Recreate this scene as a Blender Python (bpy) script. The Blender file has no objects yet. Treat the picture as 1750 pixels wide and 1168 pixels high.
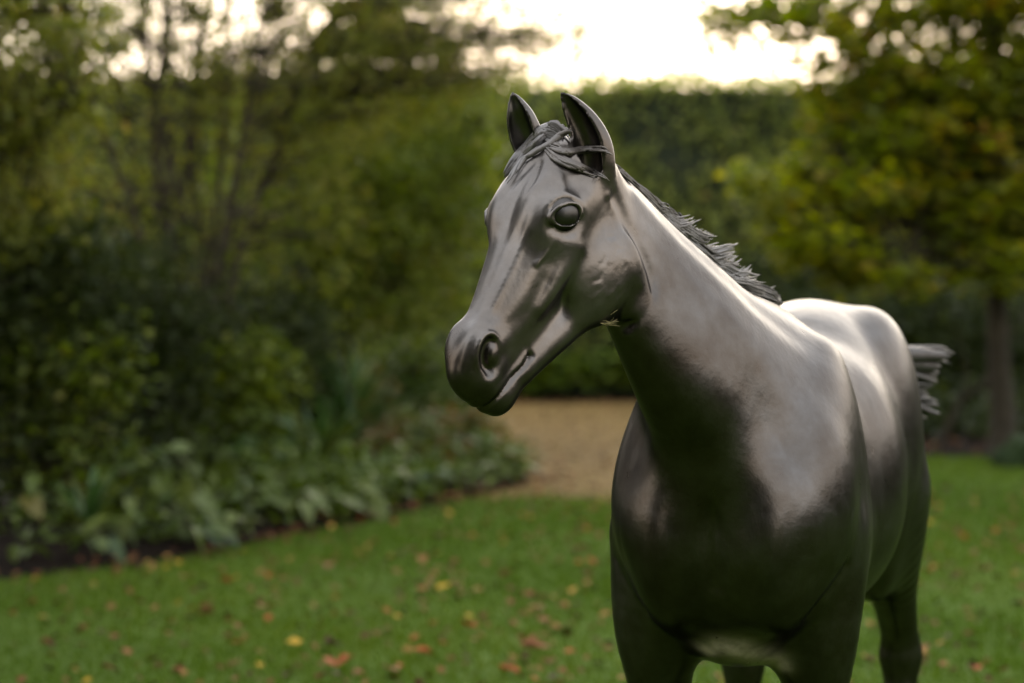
import bpy, bmesh, math, random
import numpy as np
from mathutils import Vector, Matrix
scene = bpy.context.scene
# ------------------------------------------------------------------ camera
cam_d = bpy.data.cameras.new('camera'); cam = bpy.data.objects.new('camera', cam_d)
scene.collection.objects.link(cam); scene.camera = cam
cam_d.sensor_width = 36; cam_d.lens = 85; cam_d.clip_start = .1; cam_d.clip_end = 2000
cam.location = (0, 0, 1.62); cam.rotation_euler = (math.radians(90) - math.atan((584 - 455) / 4132), 0, 0)
cam_d.dof.use_dof = True; cam_d.dof.focus_distance = 4.80; cam_d.dof.aperture_fstop = 2.4
# ------------------------------------------------------------------ sky and sun: bright overcast, low sun beyond the hedge
SUN_EL, SUN_AZ = math.radians(16), math.radians(6)          # azimuth to the right of straight ahead (+Y)
world = bpy.data.worlds.new('World'); scene.world = world; world.use_nodes = True
wn = world.node_tree.nodes; wl = world.node_tree.links
bg = wn['Background']
sky = wn.new('ShaderNodeTexSky'); sky.sky_type = 'NISHITA'; sky.sun_disc = False
sky.sun_elevation = SUN_EL; sky.sun_rotation = SUN_AZ; sky.air_density = 1.6; sky.dust_density = 4.0; sky.ozone_density = .6
mixc = wn.new('ShaderNodeMix'); mixc.data_type = 'RGBA'; mixc.inputs[0].default_value = .80
hsv = wn.new('ShaderNodeHueSaturation'); hsv.inputs['Saturation'].default_value = .75
wl.new(sky.outputs[0], hsv.inputs['Color']); wl.new(hsv.outputs[0], mixc.inputs[6]); 
tcw = wn.new('ShaderNodeTexCoord'); sep = wn.new('ShaderNodeSeparateXYZ'); crp = wn.new('ShaderNodeValToRGB')      # cloud sheet: creamy low down, grey overhead
wl.new(tcw.outputs['Generated'], sep.inputs[0]); wl.new(sep.outputs['Z'], crp.inputs[0])
crp.color_ramp.elements[0].color = (1, .86, .72, 1); crp.color_ramp.elements[1].position = .55; crp.color_ramp.elements[1].color = (.74, .77, .82, 1)
cmul = wn.new('ShaderNodeVectorMath'); cmul.operation = 'SCALE'; cmul.inputs['Scale'].default_value = 10.5; wl.new(crp.outputs[0], cmul.inputs[0]); wl.new(cmul.outputs[0], mixc.inputs[7])
wl.new(mixc.outputs[2], bg.inputs['Color']); bg.inputs['Strength'].default_value = .10
sun_d = bpy.data.lights.new('sun', 'SUN'); sun_d.energy = .55; sun_d.angle = math.radians(45); sun_d.color = (1, .90, .74)
sun = bpy.data.objects.new('sun', sun_d); scene.collection.objects.link(sun)
sun.rotation_euler = Vector((-math.sin(SUN_AZ) * math.cos(SUN_EL), -math.cos(SUN_AZ) * math.cos(SUN_EL), -math.sin(SUN_EL))).to_track_quat('-Z', 'Y').to_euler()
vs = scene.view_settings
vs.view_transform = 'Standard'; vs.look = 'None'; vs.exposure = 1.95; vs.gamma = 1; vs.use_curve_mapping = False
scene.render.engine = 'CYCLES'
scene.cycles.use_denoising = True
scene.cycles.max_bounces = 8; scene.cycles.diffuse_bounces = 3; scene.cycles.glossy_bounces = 4; scene.cycles.transmission_bounces = 4
# ------------------------------------------------------------------ materials
class NT:
    def __init__(s, name):
        s.m = bpy.data.materials.new(name); s.m.use_nodes = True; s.t = s.m.node_tree; s.n = s.t.nodes; s.p = s.n['Principled BSDF']; s.out = s.n['Material Output']
    def add(s, kind, **kw):
        n = s.n.new('ShaderNode' + kind)
        for k, v in kw.items():
            if hasattr(n, k): setattr(n, k, v)
            else: n.inputs[k.replace('_', ' ')].default_value = v
        return n
    def link(s, a, b): s.t.links.new(a, b)
    def ramp(s, src, stops):
        r = s.n.new('ShaderNodeValToRGB'); e = r.color_ramp.elements
        while len(e) < len(stops): e.new(.5)
        for q, (p, c) in zip(e, stops): q.position = p; q.color = (*c, 1) if len(c) == 3 else c
        s.link(src, r.inputs[0]); return r.outputs[0]
    def noise(s, scale, detail=4, rough=.55, vec_=None):
        n = s.n.new('ShaderNodeTexNoise'); n.inputs['Scale'].default_value = scale; n.inputs['Detail'].default_value = detail; n.inputs['Roughness'].default_value = rough
        if vec_ is not None: s.link(vec_, n.inputs['Vector'])
        return n.outputs['Fac']
    def coord(s): return s.add('TexCoord').outputs['Object']
    def math(s, op, a, b=None, v=None):
        n = s.n.new('ShaderNodeMath'); n.operation = op; s.link(a, n.inputs[0])
        if b is not None: s.link(b, n.inputs[1])
        elif v is not None: n.inputs[1].default_value = v
        return n.outputs[0]
    def bump(s, h, strength, dist, prev=None):
        b = s.n.new('ShaderNodeBump'); b.inputs['Strength'].default_value = strength; b.inputs['Distance'].default_value = dist
        s.link(h, b.inputs['Height'])
        if prev is not None: s.link(prev, b.inputs['Normal'])
        return b.outputs[0]
def leaf_mat(name, stops, rough=.55, trans=.5, spec=.16):
    k = NT(name); a = k.add('Attribute', attribute_name='tint').outputs['Fac']
    col = k.ramp(a, stops); k.link(col, k.p.inputs['Base Color']); k.p.inputs['Roughness'].default_value = rough
    k.p.inputs['Specular IOR Level'].default_value = spec
    tr = k.add('BsdfTranslucent'); hs = k.add('HueSaturation', Saturation=1.2, Value=1.6); k.link(col, hs.inputs['Color']); k.link(hs.outputs[0], tr.inputs['Color'])
    mx = k.add('MixShader'); mx.inputs[0].default_value = trans; k.link(k.p.outputs[0], mx.inputs[1]); k.link(tr.outputs[0], mx.inputs[2]); k.link(mx.outputs[0], k.out.inputs['Surface'])
    return k.m
def plain_mat(name, stops, scale, rough=.9, bump=.4, dist=.01, spec=.3):
    k = NT(name); c = k.coord(); n = k.noise(scale, 6, .6, c)
    k.link(k.ramp(n, stops), k.p.inputs['Base Color']); k.p.inputs['Roughness'].default_value = rough; k.p.inputs['Specular IOR Level'].default_value = spec
    k.link(k.bump(k.noise(scale * 3, 6, .6, c), bump, dist), k.p.inputs['Normal'])
    return k.m
MAT = {}
# bronze: dark brown patina, waxed; rubbed thinner in patches
def bronze(name, dark=1., rough=.29, fine=1., pale_mix=0., metal=1.):
    k = NT(name); c = k.coord()
    big = k.noise(3.2, 5, .6, c); mid = k.noise(17, 5, .62, c); tiny = k.noise(120, 3, .6, c); scr = k.noise(45, 6, .7, c)
    f = k.math('ADD', k.math('MULTIPLY', big, v=.65), k.math('MULTIPLY', mid, v=.35))
    col = k.ramp(f, [(.30, (.042 * dark, .033 * dark, .026 * dark)), (.5, (.074 * dark, .067 * dark, .061 * dark)), (.70, (.112 * dark, .108 * dark, .106 * dark))])
    at_ = k.add('Attribute', attribute_name='tint').outputs['Fac']
    w = k.math('MULTIPLY', at_, k.ramp(k.noise(28, 6, .7, c), [(.30, (.55,) * 3), (.60, (1.,) * 3)])); w = k.math('MULTIPLY', w, v=pale_mix)
    mxw = k.add('Mix'); mxw.data_type = 'RGBA'; k.link(w, mxw.inputs[0]); k.link(col, mxw.inputs[6]); mxw.inputs[7].default_value = (.46, .39, .33, 1)
    k.link(mxw.outputs[2], k.p.inputs['Base Color']); k.link(k.math('MULTIPLY', k.math('SUBTRACT', k.math('MULTIPLY', w, v=-1.), v=-1.), v=metal), k.p.inputs['Metallic'])
    rr = k.math('ADD', k.math('MULTIPLY', scr, v=.10), k.math('MULTIPLY', mid, v=.16)); rr = k.math('ADD', rr, v=rough - .11)
    k.link(rr, k.p.inputs['Roughness'])
    k.p.inputs['Specular Tint'].default_value = (.62, .63, .65, 1)
    k.p.inputs['Coat Weight'].default_value = .0; k.p.inputs['Coat Roughness'].default_value = .22; k.p.inputs['Coat IOR'].default_value = 1.45
    b1 = k.bump(mid, .11 * fine, .014); b2 = k.bump(tiny, .05 * fine, .0016, b1)
    k.link(b2, k.p.inputs['Normal'])
    return k.m
MAT['bronze'] = bronze('bronze', pale_mix=1.); MAT['bronze_hair'] = bronze('bronze_hair', 1.8, .46, .6, 0., .5); MAT['bronze_tail'] = bronze('bronze_tail', .95, .46, .6, 0., .8); MAT['bronze_eye'] = bronze('bronze_eye', .75, .36, .35)
MAT['lawn'] = (lambda k, c: (k.link(k.ramp(k.math('ADD', k.math('MULTIPLY', k.noise(.45, 4, .6, c), v=.6), k.math('MULTIPLY', k.noise(14, 5, .7, c), v=.4)),
    [(.30, (.036, .064, .005)), (.5, (.056, .097, .008)), (.72, (.083, .111, .013))]), k.p.inputs['Base Color']), k.p.inputs['Roughness'].__setattr__('default_value', .95),
    k.p.inputs['Specular IOR Level'].__setattr__('default_value', .15), k.link(k.bump(k.noise(60, 4, .7, c), .8, .03), k.p.inputs['Normal']), k.m)[-1])(*(lambda k: (k, k.coord()))(NT('lawn')))
MAT['grass'] = leaf_mat('grass', [(0, (.040, .073, .005)), (.5, (.060, .104, .008)), (1, (.093, .119, .016))], .6, .3, .15)
MAT['gravel'] = plain_mat('gravel', [(.34, (.050, .024, .006)), (.5, (.125, .072, .015)), (.66, (.20, .125, .032))], 9, .95, .8, .02)
MAT['pebbles'] = leaf_mat('pebbles', [(0, (.07, .04, .012)), (.5, (.13, .085, .024)), (1, (.19, .13, .05))], .8, 0.)
MAT['soil'] = plain_mat('soil', [(.3, (.004, .003, .002)), (.6, (.009, .006, .004)), (.8, (.018, .012, .007))], 6, 1, 1, .03, .04)
MAT['bark'] = plain_mat('bark', [(.3, (.014, .011, .007)), (.55, (.034, .027, .017)), (.8, (.060, .048, .030))], 9, .95, .8, .02)
MAT['moss'] = plain_mat('moss', [(.3, (.006, .014, .003)), (.6, (.016, .030, .005)), (.8, (.030, .046, .009))], 14, 1, 1, .02)
MAT['stem'] = plain_mat('stem', [(.3, (.045, .070, .020)), (.7, (.085, .100, .035))], 20, .7, .2, .005)
MAT['leaf_hedge'] = leaf_mat('leaf_hedge', [(0, (.080, .110, .020)), (.45, (.155, .185, .036)), (.85, (.23, .24, .05)), (.95, (.14, .12, .03)), (1, (.26, .10, .035))], .5, .5, .3)
MAT['hedge_core'] = plain_mat('hedge_core', [(.3, (.008, .012, .005)), (.7, (.018, .026, .010))], 7, 1, 1, .05)
MAT['leaf_olive'] = leaf_mat('leaf_olive', [(0, (.066, .080, .014)), (.5, (.122, .134, .024)), (.85, (.18, .17, .034)), (1, (.20, .13, .03))], .45, .42)
MAT['leaf_green'] = leaf_mat('leaf_green', [(0, (.052, .080, .012)), (.5, (.098, .128, .020)), (.9, (.15, .165, .030)), (1, (.22, .16, .03))], .42, .42)
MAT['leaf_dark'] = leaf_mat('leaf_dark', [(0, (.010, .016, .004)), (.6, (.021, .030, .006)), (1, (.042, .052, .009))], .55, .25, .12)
MAT['leaf_maple'] = leaf_mat('leaf_maple', [(0, (.062, .086, .013)), (.5, (.13, .150, .022)), (.80, (.20, .195, .028)), (.92, (.24, .16, .025)), (1, (.32, .14, .03))], .5, .6)
MAT['leaf_cover'] = leaf_mat('leaf_cover', [(0, (.030, .050, .007)), (.6, (.062, .090, .011)), (1, (.105, .125, .020))], .5, .3, .2)
MAT['leaf_red'] = leaf_mat('leaf_red', [(0, (.045, .060, .018)), (.5, (.075, .075, .022)), (.75, (.13, .075, .03)), (1, (.22, .09, .05))], .4, .35)
def solid_leaf(name, c, rough=.32, trans=.25):
    k = NT(name); n = k.noise(30, 4, .6, k.coord()); f = lambda s: tuple(min(1, x * s) for x in c)
    col = k.ramp(n, [(.3, f(.72)), (.55, c), (.8, f(1.3))]); k.link(col, k.p.inputs['Base Color']); k.p.inputs['Roughness'].default_value = rough
    k.p.inputs['Specular IOR Level'].default_value = .06 if name[:4] == 'fall' else .25
    tr = k.add('BsdfTranslucent'); k.link(col, tr.inputs['Color']); mx = k.add('MixShader'); mx.inputs[0].default_value = trans
    k.link(k.p.outputs[0], mx.inputs[1]); k.link(tr.outputs[0], mx.inputs[2]); k.link(mx.outputs[0], k.out.inputs['Surface'])
    return k.m
for n_, c_ in dict(big_green=(.056, .080, .009), big_pale=(.085, .108, .018), big_dark=(.028, .052, .010), big_yellow=(.12, .105, .020), strap_green=(.040, .085, .018),
                   fall_rust=(.22, .054, .014), fall_brown=(.115, .046, .018), fall_tan=(.20, .098, .036), fall_yellow=(.36, .22, .026), fall_pink=(.15, .065, .028), fall_dark=(.045, .022, .014)).items():
    MAT[n_] = solid_leaf(n_, c_, .28 if n_[:3] == 'str' else .46 if n_[:3] == 'big' else .6, .25 if n_[:3] in ('big', 'str') else .12)
MAT['hay'] = solid_leaf('hay', (.30, .25, .11), .7, .1)
# ------------------------------------------------------------------ implicit-surface sculpting (numpy)
from concurrent.futures import ThreadPoolExecutor
f32 = np.float32
def vec(*a): return np.array(a, float)
def unit(v): v = np.asarray(v, float); return v / (np.linalg.norm(v) + 1e-12)
def smin(a, b, k):
    h = np.maximum(k - np.abs(a - b), 0) / k
    return np.minimum(a, b) - h * h * k * .25
def smax(a, b, k): return -smin(-a, -b, k)

class Ell:                                   # ellipsoid; R columns are its axes
    def __init__(s, c, r, R=None, k=.03, sub=False):
        s.c = np.array(c, f32); s.r = np.array(r, f32); s.R = np.array(np.eye(3) if R is None else R, f32)
        s.k = k; s.sub = sub
    def ev(s, P):
        q = (P - s.c) @ s.R
        k0 = np.sqrt(((q / s.r) ** 2).sum(1)); k1 = np.sqrt(((q / s.r ** 2) ** 2).sum(1)) + 1e-9
        d = k0 * (k0 - 1) / k1
        return np.where(k0 < 1e-3, -s.r.min(), d)

class Caps:                                  # polyline of capsules with a radius per point
    def __init__(s, pts, rad, k=.01, sub=False, smooth=True, n=4):
        pts = np.array(pts, float); rad = np.ones(len(pts)) * np.array(rad, float)
        if smooth and len(pts) > 2: pts, rad = resample(pts, rad, (len(pts) - 1) * n + 1)
        s.p = pts.astype(f32); s.rr = rad.astype(f32); s.k = k; s.sub = sub
    def ev(s, P):
        best = None
        for a, b, ra, rb in zip(s.p[:-1], s.p[1:], s.rr[:-1], s.rr[1:]):
            ab = b - a; h = np.clip(((P - a) @ ab) / (ab @ ab + 1e-12), 0, 1)
            q = P - a - h[:, None] * ab
            d = np.sqrt((q * q).sum(1)) - (ra + (rb - ra) * h)
            best = d if best is None else np.minimum(best, d)
        return best

def catmull(A, t):
    A = np.asarray(A, float)
    if A.ndim == 1: A = A[:, None]
    n = len(A); i = np.clip(np.floor(t).astype(int), 0, n - 2); f = (t - i)[:, None]
    p1, p2 = A[i], A[i + 1]
    p0 = np.where((i > 0)[:, None], A[np.maximum(i - 1, 0)], 2 * p1 - p2)
    p3 = np.where((i < n - 2)[:, None], A[np.minimum(i + 2, n - 1)], 2 * p2 - p1)
    return .5 * (2 * p1 + (p2 - p0) * f + (2 * p0 - 5 * p1 + 4 * p2 - p3) * f ** 2 + (3 * p1 - p0 - 3 * p2 + p3) * f ** 3)
def resample(pts, rad, m):
    t = np.linspace(0, len(pts) - 1, m)
    return catmull(pts, t), catmull(rad, t)[:, 0]

class Tube:                                  # egg-shaped sections swept along a spine
    # rows: (centre xyz, half width, height above, height below, egg factor, exponent)
    def __init__(s, rows, up, k=.05, cap=(.05, .05), sub=False, m=None):
        rows = np.array(rows, float); n = len(rows); m = m or n * 9
        A = catmull(rows, np.linspace(0, n - 1, m))
        seg = np.r_[0, np.cumsum(np.linalg.norm(np.diff(A[:, :3], axis=0), axis=1))]
        ts = np.linspace(0, seg[-1], m)
        A = np.stack([np.interp(ts, seg, A[:, j]) for j in range(A.shape[1])], 1)
        T = np.gradient(A[:, :3], axis=0); T /= np.linalg.norm(T, axis=1)[:, None]
        up = np.broadcast_to(np.asarray(up, float), T.shape)
        S = np.cross(up, T); S /= np.linalg.norm(S, axis=1)[:, None]
        D = np.cross(T, S)
        s.A = np.concatenate([A[:, :3], T, S, D, A[:, 3:]], 1).astype(f32)
        s.ds = float(ts[1] - ts[0]); s.m = m; s.k = k; s.cap = cap; s.sub = sub
    def ev(s, P):
        A = s.A; C = A[:, :3]
        d2 = (C * C).sum(1)[None] - 2 * P @ C.T
        i = d2.argmin(1)
        best = None
        for a in (np.clip(i - 1, 0, s.m - 2), np.clip(i, 0, s.m - 2)):
            e = C[a + 1] - C[a]; h = np.clip(((P - C[a]) * e).sum(1) / ((e * e).sum(1) + 1e-12), 0, 1)
            q = P - C[a] - e * h[:, None]; dd = (q * q).sum(1)
            if best is None: best, t = dd, a + h
            else: t = np.where(dd < best, a + h, t)
        for _ in range(2):                       # slide to where the blended tangent is square to the point
            j = np.clip(t, 0, s.m - 1.001).astype(int); f = (t - j)[:, None].astype(f32)
            B = A[j, :6] * (1 - f) + A[j + 1, :6] * f
            t = np.clip(t + np.clip(((P - B[:, :3]) * B[:, 3:6]).sum(1) / s.ds, -2, 2) * .8, 0, s.m - 1)
        j = np.minimum(t.astype(int), s.m - 2); f = (t - j)[:, None].astype(f32)
        B = A[j] * (1 - f) + A[j + 1] * f
        q = P - B[:, :3]
        ax = (q * B[:, 3:6]).sum(1); la = (q * B[:, 6:9]).sum(1); do = (q * B[:, 9:12]).sum(1)
        w, hu, hd, eg, ex = B[:, 12], B[:, 13], B[:, 14], B[:, 15], B[:, 16]
        h = np.where(do > 0, hu, hd)
        w = w * (1 + eg * np.clip(do / h, -1, 1))
        ax = np.where((t <= .01) | (t >= s.m - 1.01), ax, 0)
        cp = np.where(ax < 0, s.cap[0], s.cap[1])
        g = (np.abs(la / w) ** ex + np.abs(do / h) ** ex + np.abs(ax / cp) ** ex) ** (1 / ex) + 1e-6
        r = np.sqrt(la * la + do * do + ax * ax)
        return np.where(g < .02, -np.minimum(w, h), r * (1 - 1 / g))

class Relief:                                # a ridge (amp < 0) or groove (amp > 0) that follows the skin along a line
    disp = True; sub = False; k = 0
    def __init__(s, pts, sig, amp, R=None, sc=(1, 1, 1), n=5):
        s.R = np.array(np.eye(3) if R is None else R, f32); s.sc = np.array(sc, f32)
        sig = np.ones(len(pts)) * np.array(sig, float)
        pts, sig = resample(np.array(pts, float), sig, (len(pts) - 1) * n + 1)
        s.p = ((pts @ s.R) * s.sc).astype(f32); s.s = sig.astype(f32); s.amp = amp
        s.c = pts.mean(0); s.reach = np.linalg.norm(pts - s.c, axis=1).max() + (sig.max() * 2.4 if min(s.sc) > .5 else .08)
    def near(s, C): return np.linalg.norm(C - s.c, axis=1) - s.reach
    def ev(s, P):
        Q = (P @ s.R) * s.sc; best = np.zeros(len(P), f32)
        for i, (a, b) in enumerate(zip(s.p[:-1], s.p[1:])):
            ab = b - a; h = np.clip(((Q - a) @ ab) / (ab @ ab + 1e-12), 0, 1)
            q = Q - a - h[:, None] * ab; sg = s.s[i] + (s.s[i + 1] - s.s[i]) * h
            best = np.maximum(best, np.exp(-(q * q).sum(1) / (sg * sg)))
        return best * s.amp

def field(prims, P):
    d = np.full(len(P), 9., f32)
    for p in prims:
        v = p.ev(P)
        if hasattr(p, 'disp'):
            d = d + v; continue
        d = smax(d, -v, p.k) if p.sub else smin(d, v, p.k)
    return d

def polygonise(prims, lo, hi, vox, B=48):
    lo = np.array(lo, float); hi = np.array(hi, float)
    nb = np.ceil((hi - lo) / (vox * B)).astype(int)
    bs = vox * B; rad = bs * .5 * 3 ** .5
    I = np.stack(np.meshgrid(*[np.arange(n) for n in nb], indexing='ij'), -1).reshape(-1, 3)
    Cn = (lo + (I + .5) * bs).astype(f32)
    V = np.stack([p.near(Cn) if hasattr(p, 'disp') else p.ev(Cn) for p in prims], 1)
    d = np.full(len(Cn), 9., f32)
    for j, p in enumerate(prims):
        if hasattr(p, 'disp'): continue
        d = smax(d, -V[:, j], p.k) if p.sub else smin(d, V[:, j], p.k)
    act = np.abs(d) < rad * 1.5 + .012
    N = nb * B + 4
    ks, vs, fs = [], [], []
    g = np.arange(-1, B + 1)
    G = np.stack(np.meshgrid(g, g, g, indexing='ij'), -1).reshape(-1, 3)
    n = B + 2
    def block(b):
        use = [p for j, p in enumerate(prims) if V[b, j] < rad * 1.5 + p.k + .02]
        if not use: return
        gi = I[b] * B + G
        P = (lo + gi * vox).astype(f32)
        ci = np.minimum(np.arange(0, n + 2, 3), n - 1)                # coarse pass, then only the cells near the skin
        Dc = field(use, P.reshape(n, n, n, 3)[np.ix_(ci, ci, ci)].reshape(-1, 3)).reshape(len(ci), len(ci), len(ci))
        ni = np.minimum((np.arange(n) + 1) // 3, len(ci) - 1)
        D = Dc[np.ix_(ni, ni, ni)].ravel()
        nr = np.abs(D) < 4.6 * vox + .002
        if not nr.any(): return
        D[nr] = field(use, P[nr]); D = D.reshape(n, n, n)
        ins = D < 0
        if ins.all() or not ins.any(): return
        cid = ((gi[:, 0] + 1) * N[1] + gi[:, 1] + 1) * N[2] + gi[:, 2] + 1
        cid = cid.reshape(n, n, n)
        # cell vertices: mean of the edge crossings
        m = n - 1
        acc = np.zeros((m, m, m, 3), f32); cnt = np.zeros((m, m, m), f32)
        base = np.stack(np.meshgrid(*[np.arange(m)] * 3, indexing='ij'), -1).astype(f32)
        for a in range(3):
            o = [x for x in range(3) if x != a]
            for da in (0, 1):
                for db in (0, 1):
                    off = [0, 0, 0]; off[o[0]] = da; off[o[1]] = db
                    s0 = tuple(slice(off[x], off[x] + m) for x in range(3))
                    off2 = off[:]; off2[a] = 1
                    s1 = tuple(slice(off2[x], off2[x] + m) for x in range(3))
                    A0, A1 = D[s0], D[s1]
                    cr = (A0 < 0) != (A1 < 0)
                    t = np.where(cr, A0 / np.where(cr, A0 - A1, 1), 0)
                    for x in range(3):
                        acc[..., x] += np.where(cr, off[x] + (t if x == a else 0), 0)
                    cnt += cr
        has = cnt > 0
        pos = (base + acc / np.maximum(cnt, 1)[..., None])[has]
        out = [cid[:m, :m, :m][has], lo + (I[b] * B - 1 + pos) * vox, []]
        for a in range(3):
            o = [x for x in range(3) if x != a]
            s0 = [slice(1, B + 1)] * 3; s1 = list(s0); s1[a] = slice(2, B + 2)
            A0, A1 = ins[tuple(s0)], ins[tuple(s1)]
            e = np.argwhere(A0 != A1)
            if not len(e): continue
            flip = A0[tuple(e.T)]
            e = e + 1
            q = []
            for da, db in ((0, 0), (1, 0), (1, 1), (0, 1)):
                c = e.copy(); c[:, o[0]] -= da; c[:, o[1]] -= db
                q.append(cid[tuple(c.T)])
            q = np.stack(q, 1)
            if a == 1: flip = ~flip
            q[~flip] = q[~flip][:, ::-1]
            out[2].append(q)
        return out
    with ThreadPoolExecutor(4) as ex:
        for r in ex.map(block, np.nonzero(act)[0]):
            if r: ks.append(r[0]); vs.append(r[1]); fs += r[2]
    ks = np.concatenate(ks); vs = np.concatenate(vs); fs = np.concatenate(fs)
    uk, ix = np.unique(ks, return_index=True)
    return vs[ix], np.searchsorted(uk, fs)

def relax(v, f, it=2, lam=.5, mu=-.52):
    e = np.concatenate([f[:, [0, 1]], f[:, [1, 2]], f[:, [2, 3]], f[:, [3, 0]]])
    deg = np.bincount(e.ravel(), minlength=len(v)).astype(float)
    for i in range(it):
        for l in (lam, mu):
            a = np.zeros_like(v)
            for x in range(3):
                a[:, x] = np.bincount(e[:, 0], v[e[:, 1], x], len(v)) + np.bincount(e[:, 1], v[e[:, 0], x], len(v))
            v = v + l * (a / deg[:, None] - v)
    return v
# ------------------------------------------------------------------ the bronze horse
HORSE = vec(.548, 5.45, 0)
HA = math.radians(16.5)
FW = vec(-math.sin(HA), -math.cos(HA), 0); LF = vec(math.cos(HA), -math.sin(HA), 0); UP = vec(0, 0, 1)
HR = np.stack([FW, LF, UP], 1)
def hw(x, y, z): return HORSE + FW * x + LF * y + UP * z          # horse-local to world
_yaw, _pit, _rol, HS = math.radians(44), math.radians(54), -.05, 1.08
_fh = vec(-math.sin(_yaw), -math.cos(_yaw), 0); _lh = np.cross(UP, _fh)
HU = math.cos(_pit) * _fh - math.sin(_pit) * UP; _v = math.cos(_pit) * UP + math.sin(_pit) * _fh
HV = math.cos(_rol) * _v + math.sin(_rol) * _lh; HW = math.cos(_rol) * _lh - math.sin(_rol) * _v
HT = vec(.1011, 4.85, 1.8955)
HM = np.stack([HU, HV, HW], 1)
def hd(u, v, w): return HT + HS * (HU * u + HV * v + HW * w)      # head-local to world
def axes(a, up=(0, 0, 1)):                                        # rotation with first axis a
    a = unit(a); b = unit(np.cross(up, a)); return np.stack([a, b, np.cross(a, b)], 1)

def at(x, y, D):                                                  # a point of the place from its bearing and distance
    a = math.atan((584 - 455) / 4132); f = vec(0, math.cos(a), -math.sin(a)); u = vec(0, math.sin(a), math.cos(a))
    d = vec(1, 0, 0) * (x - 875) / 4132 + f - u * (y - 584) / 4132
    return vec(0, 0, 1.62) + d * D / d[1]
EYE_R = .042
def eye_frame(s):
    n = unit(HM @ vec(.22, .12, s * .96)); c = hd(.180, -.030, s * .0690)
    e1 = unit(_fh - n * (n @ _fh)); e1 = unit(e1 - .22 * UP); e1 = unit(e1 - n * (n @ e1))
    e2 = np.cross(n, e1); e2 = e2 if e2[2] > 0 else -e2
    return c, n, e1, e2
EARS = [([(at(1022, 325, 4.83), .026), (at(1021, 290, 4.825), .038), (at(1016, 252, 4.82), .0385), (at(999, 215, 4.815), .034), (at(977, 182, 4.81), .022), (at(963, 164, 4.81), .009), (at(958, 157, 4.81), .002)], vec(-.62, -.75, .2), 0),
        ([(at(915, 285, 4.92), .024), (at(906, 255, 4.92), .034), (at(899, 232, 4.91), .036), (at(889, 200, 4.90), .030), (at(881, 175, 4.90), .017), (at(877, 162, 4.90), .007), (at(876, 157, 4.90), .002)], vec(-.50, -.85, .2), 0)]
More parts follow.
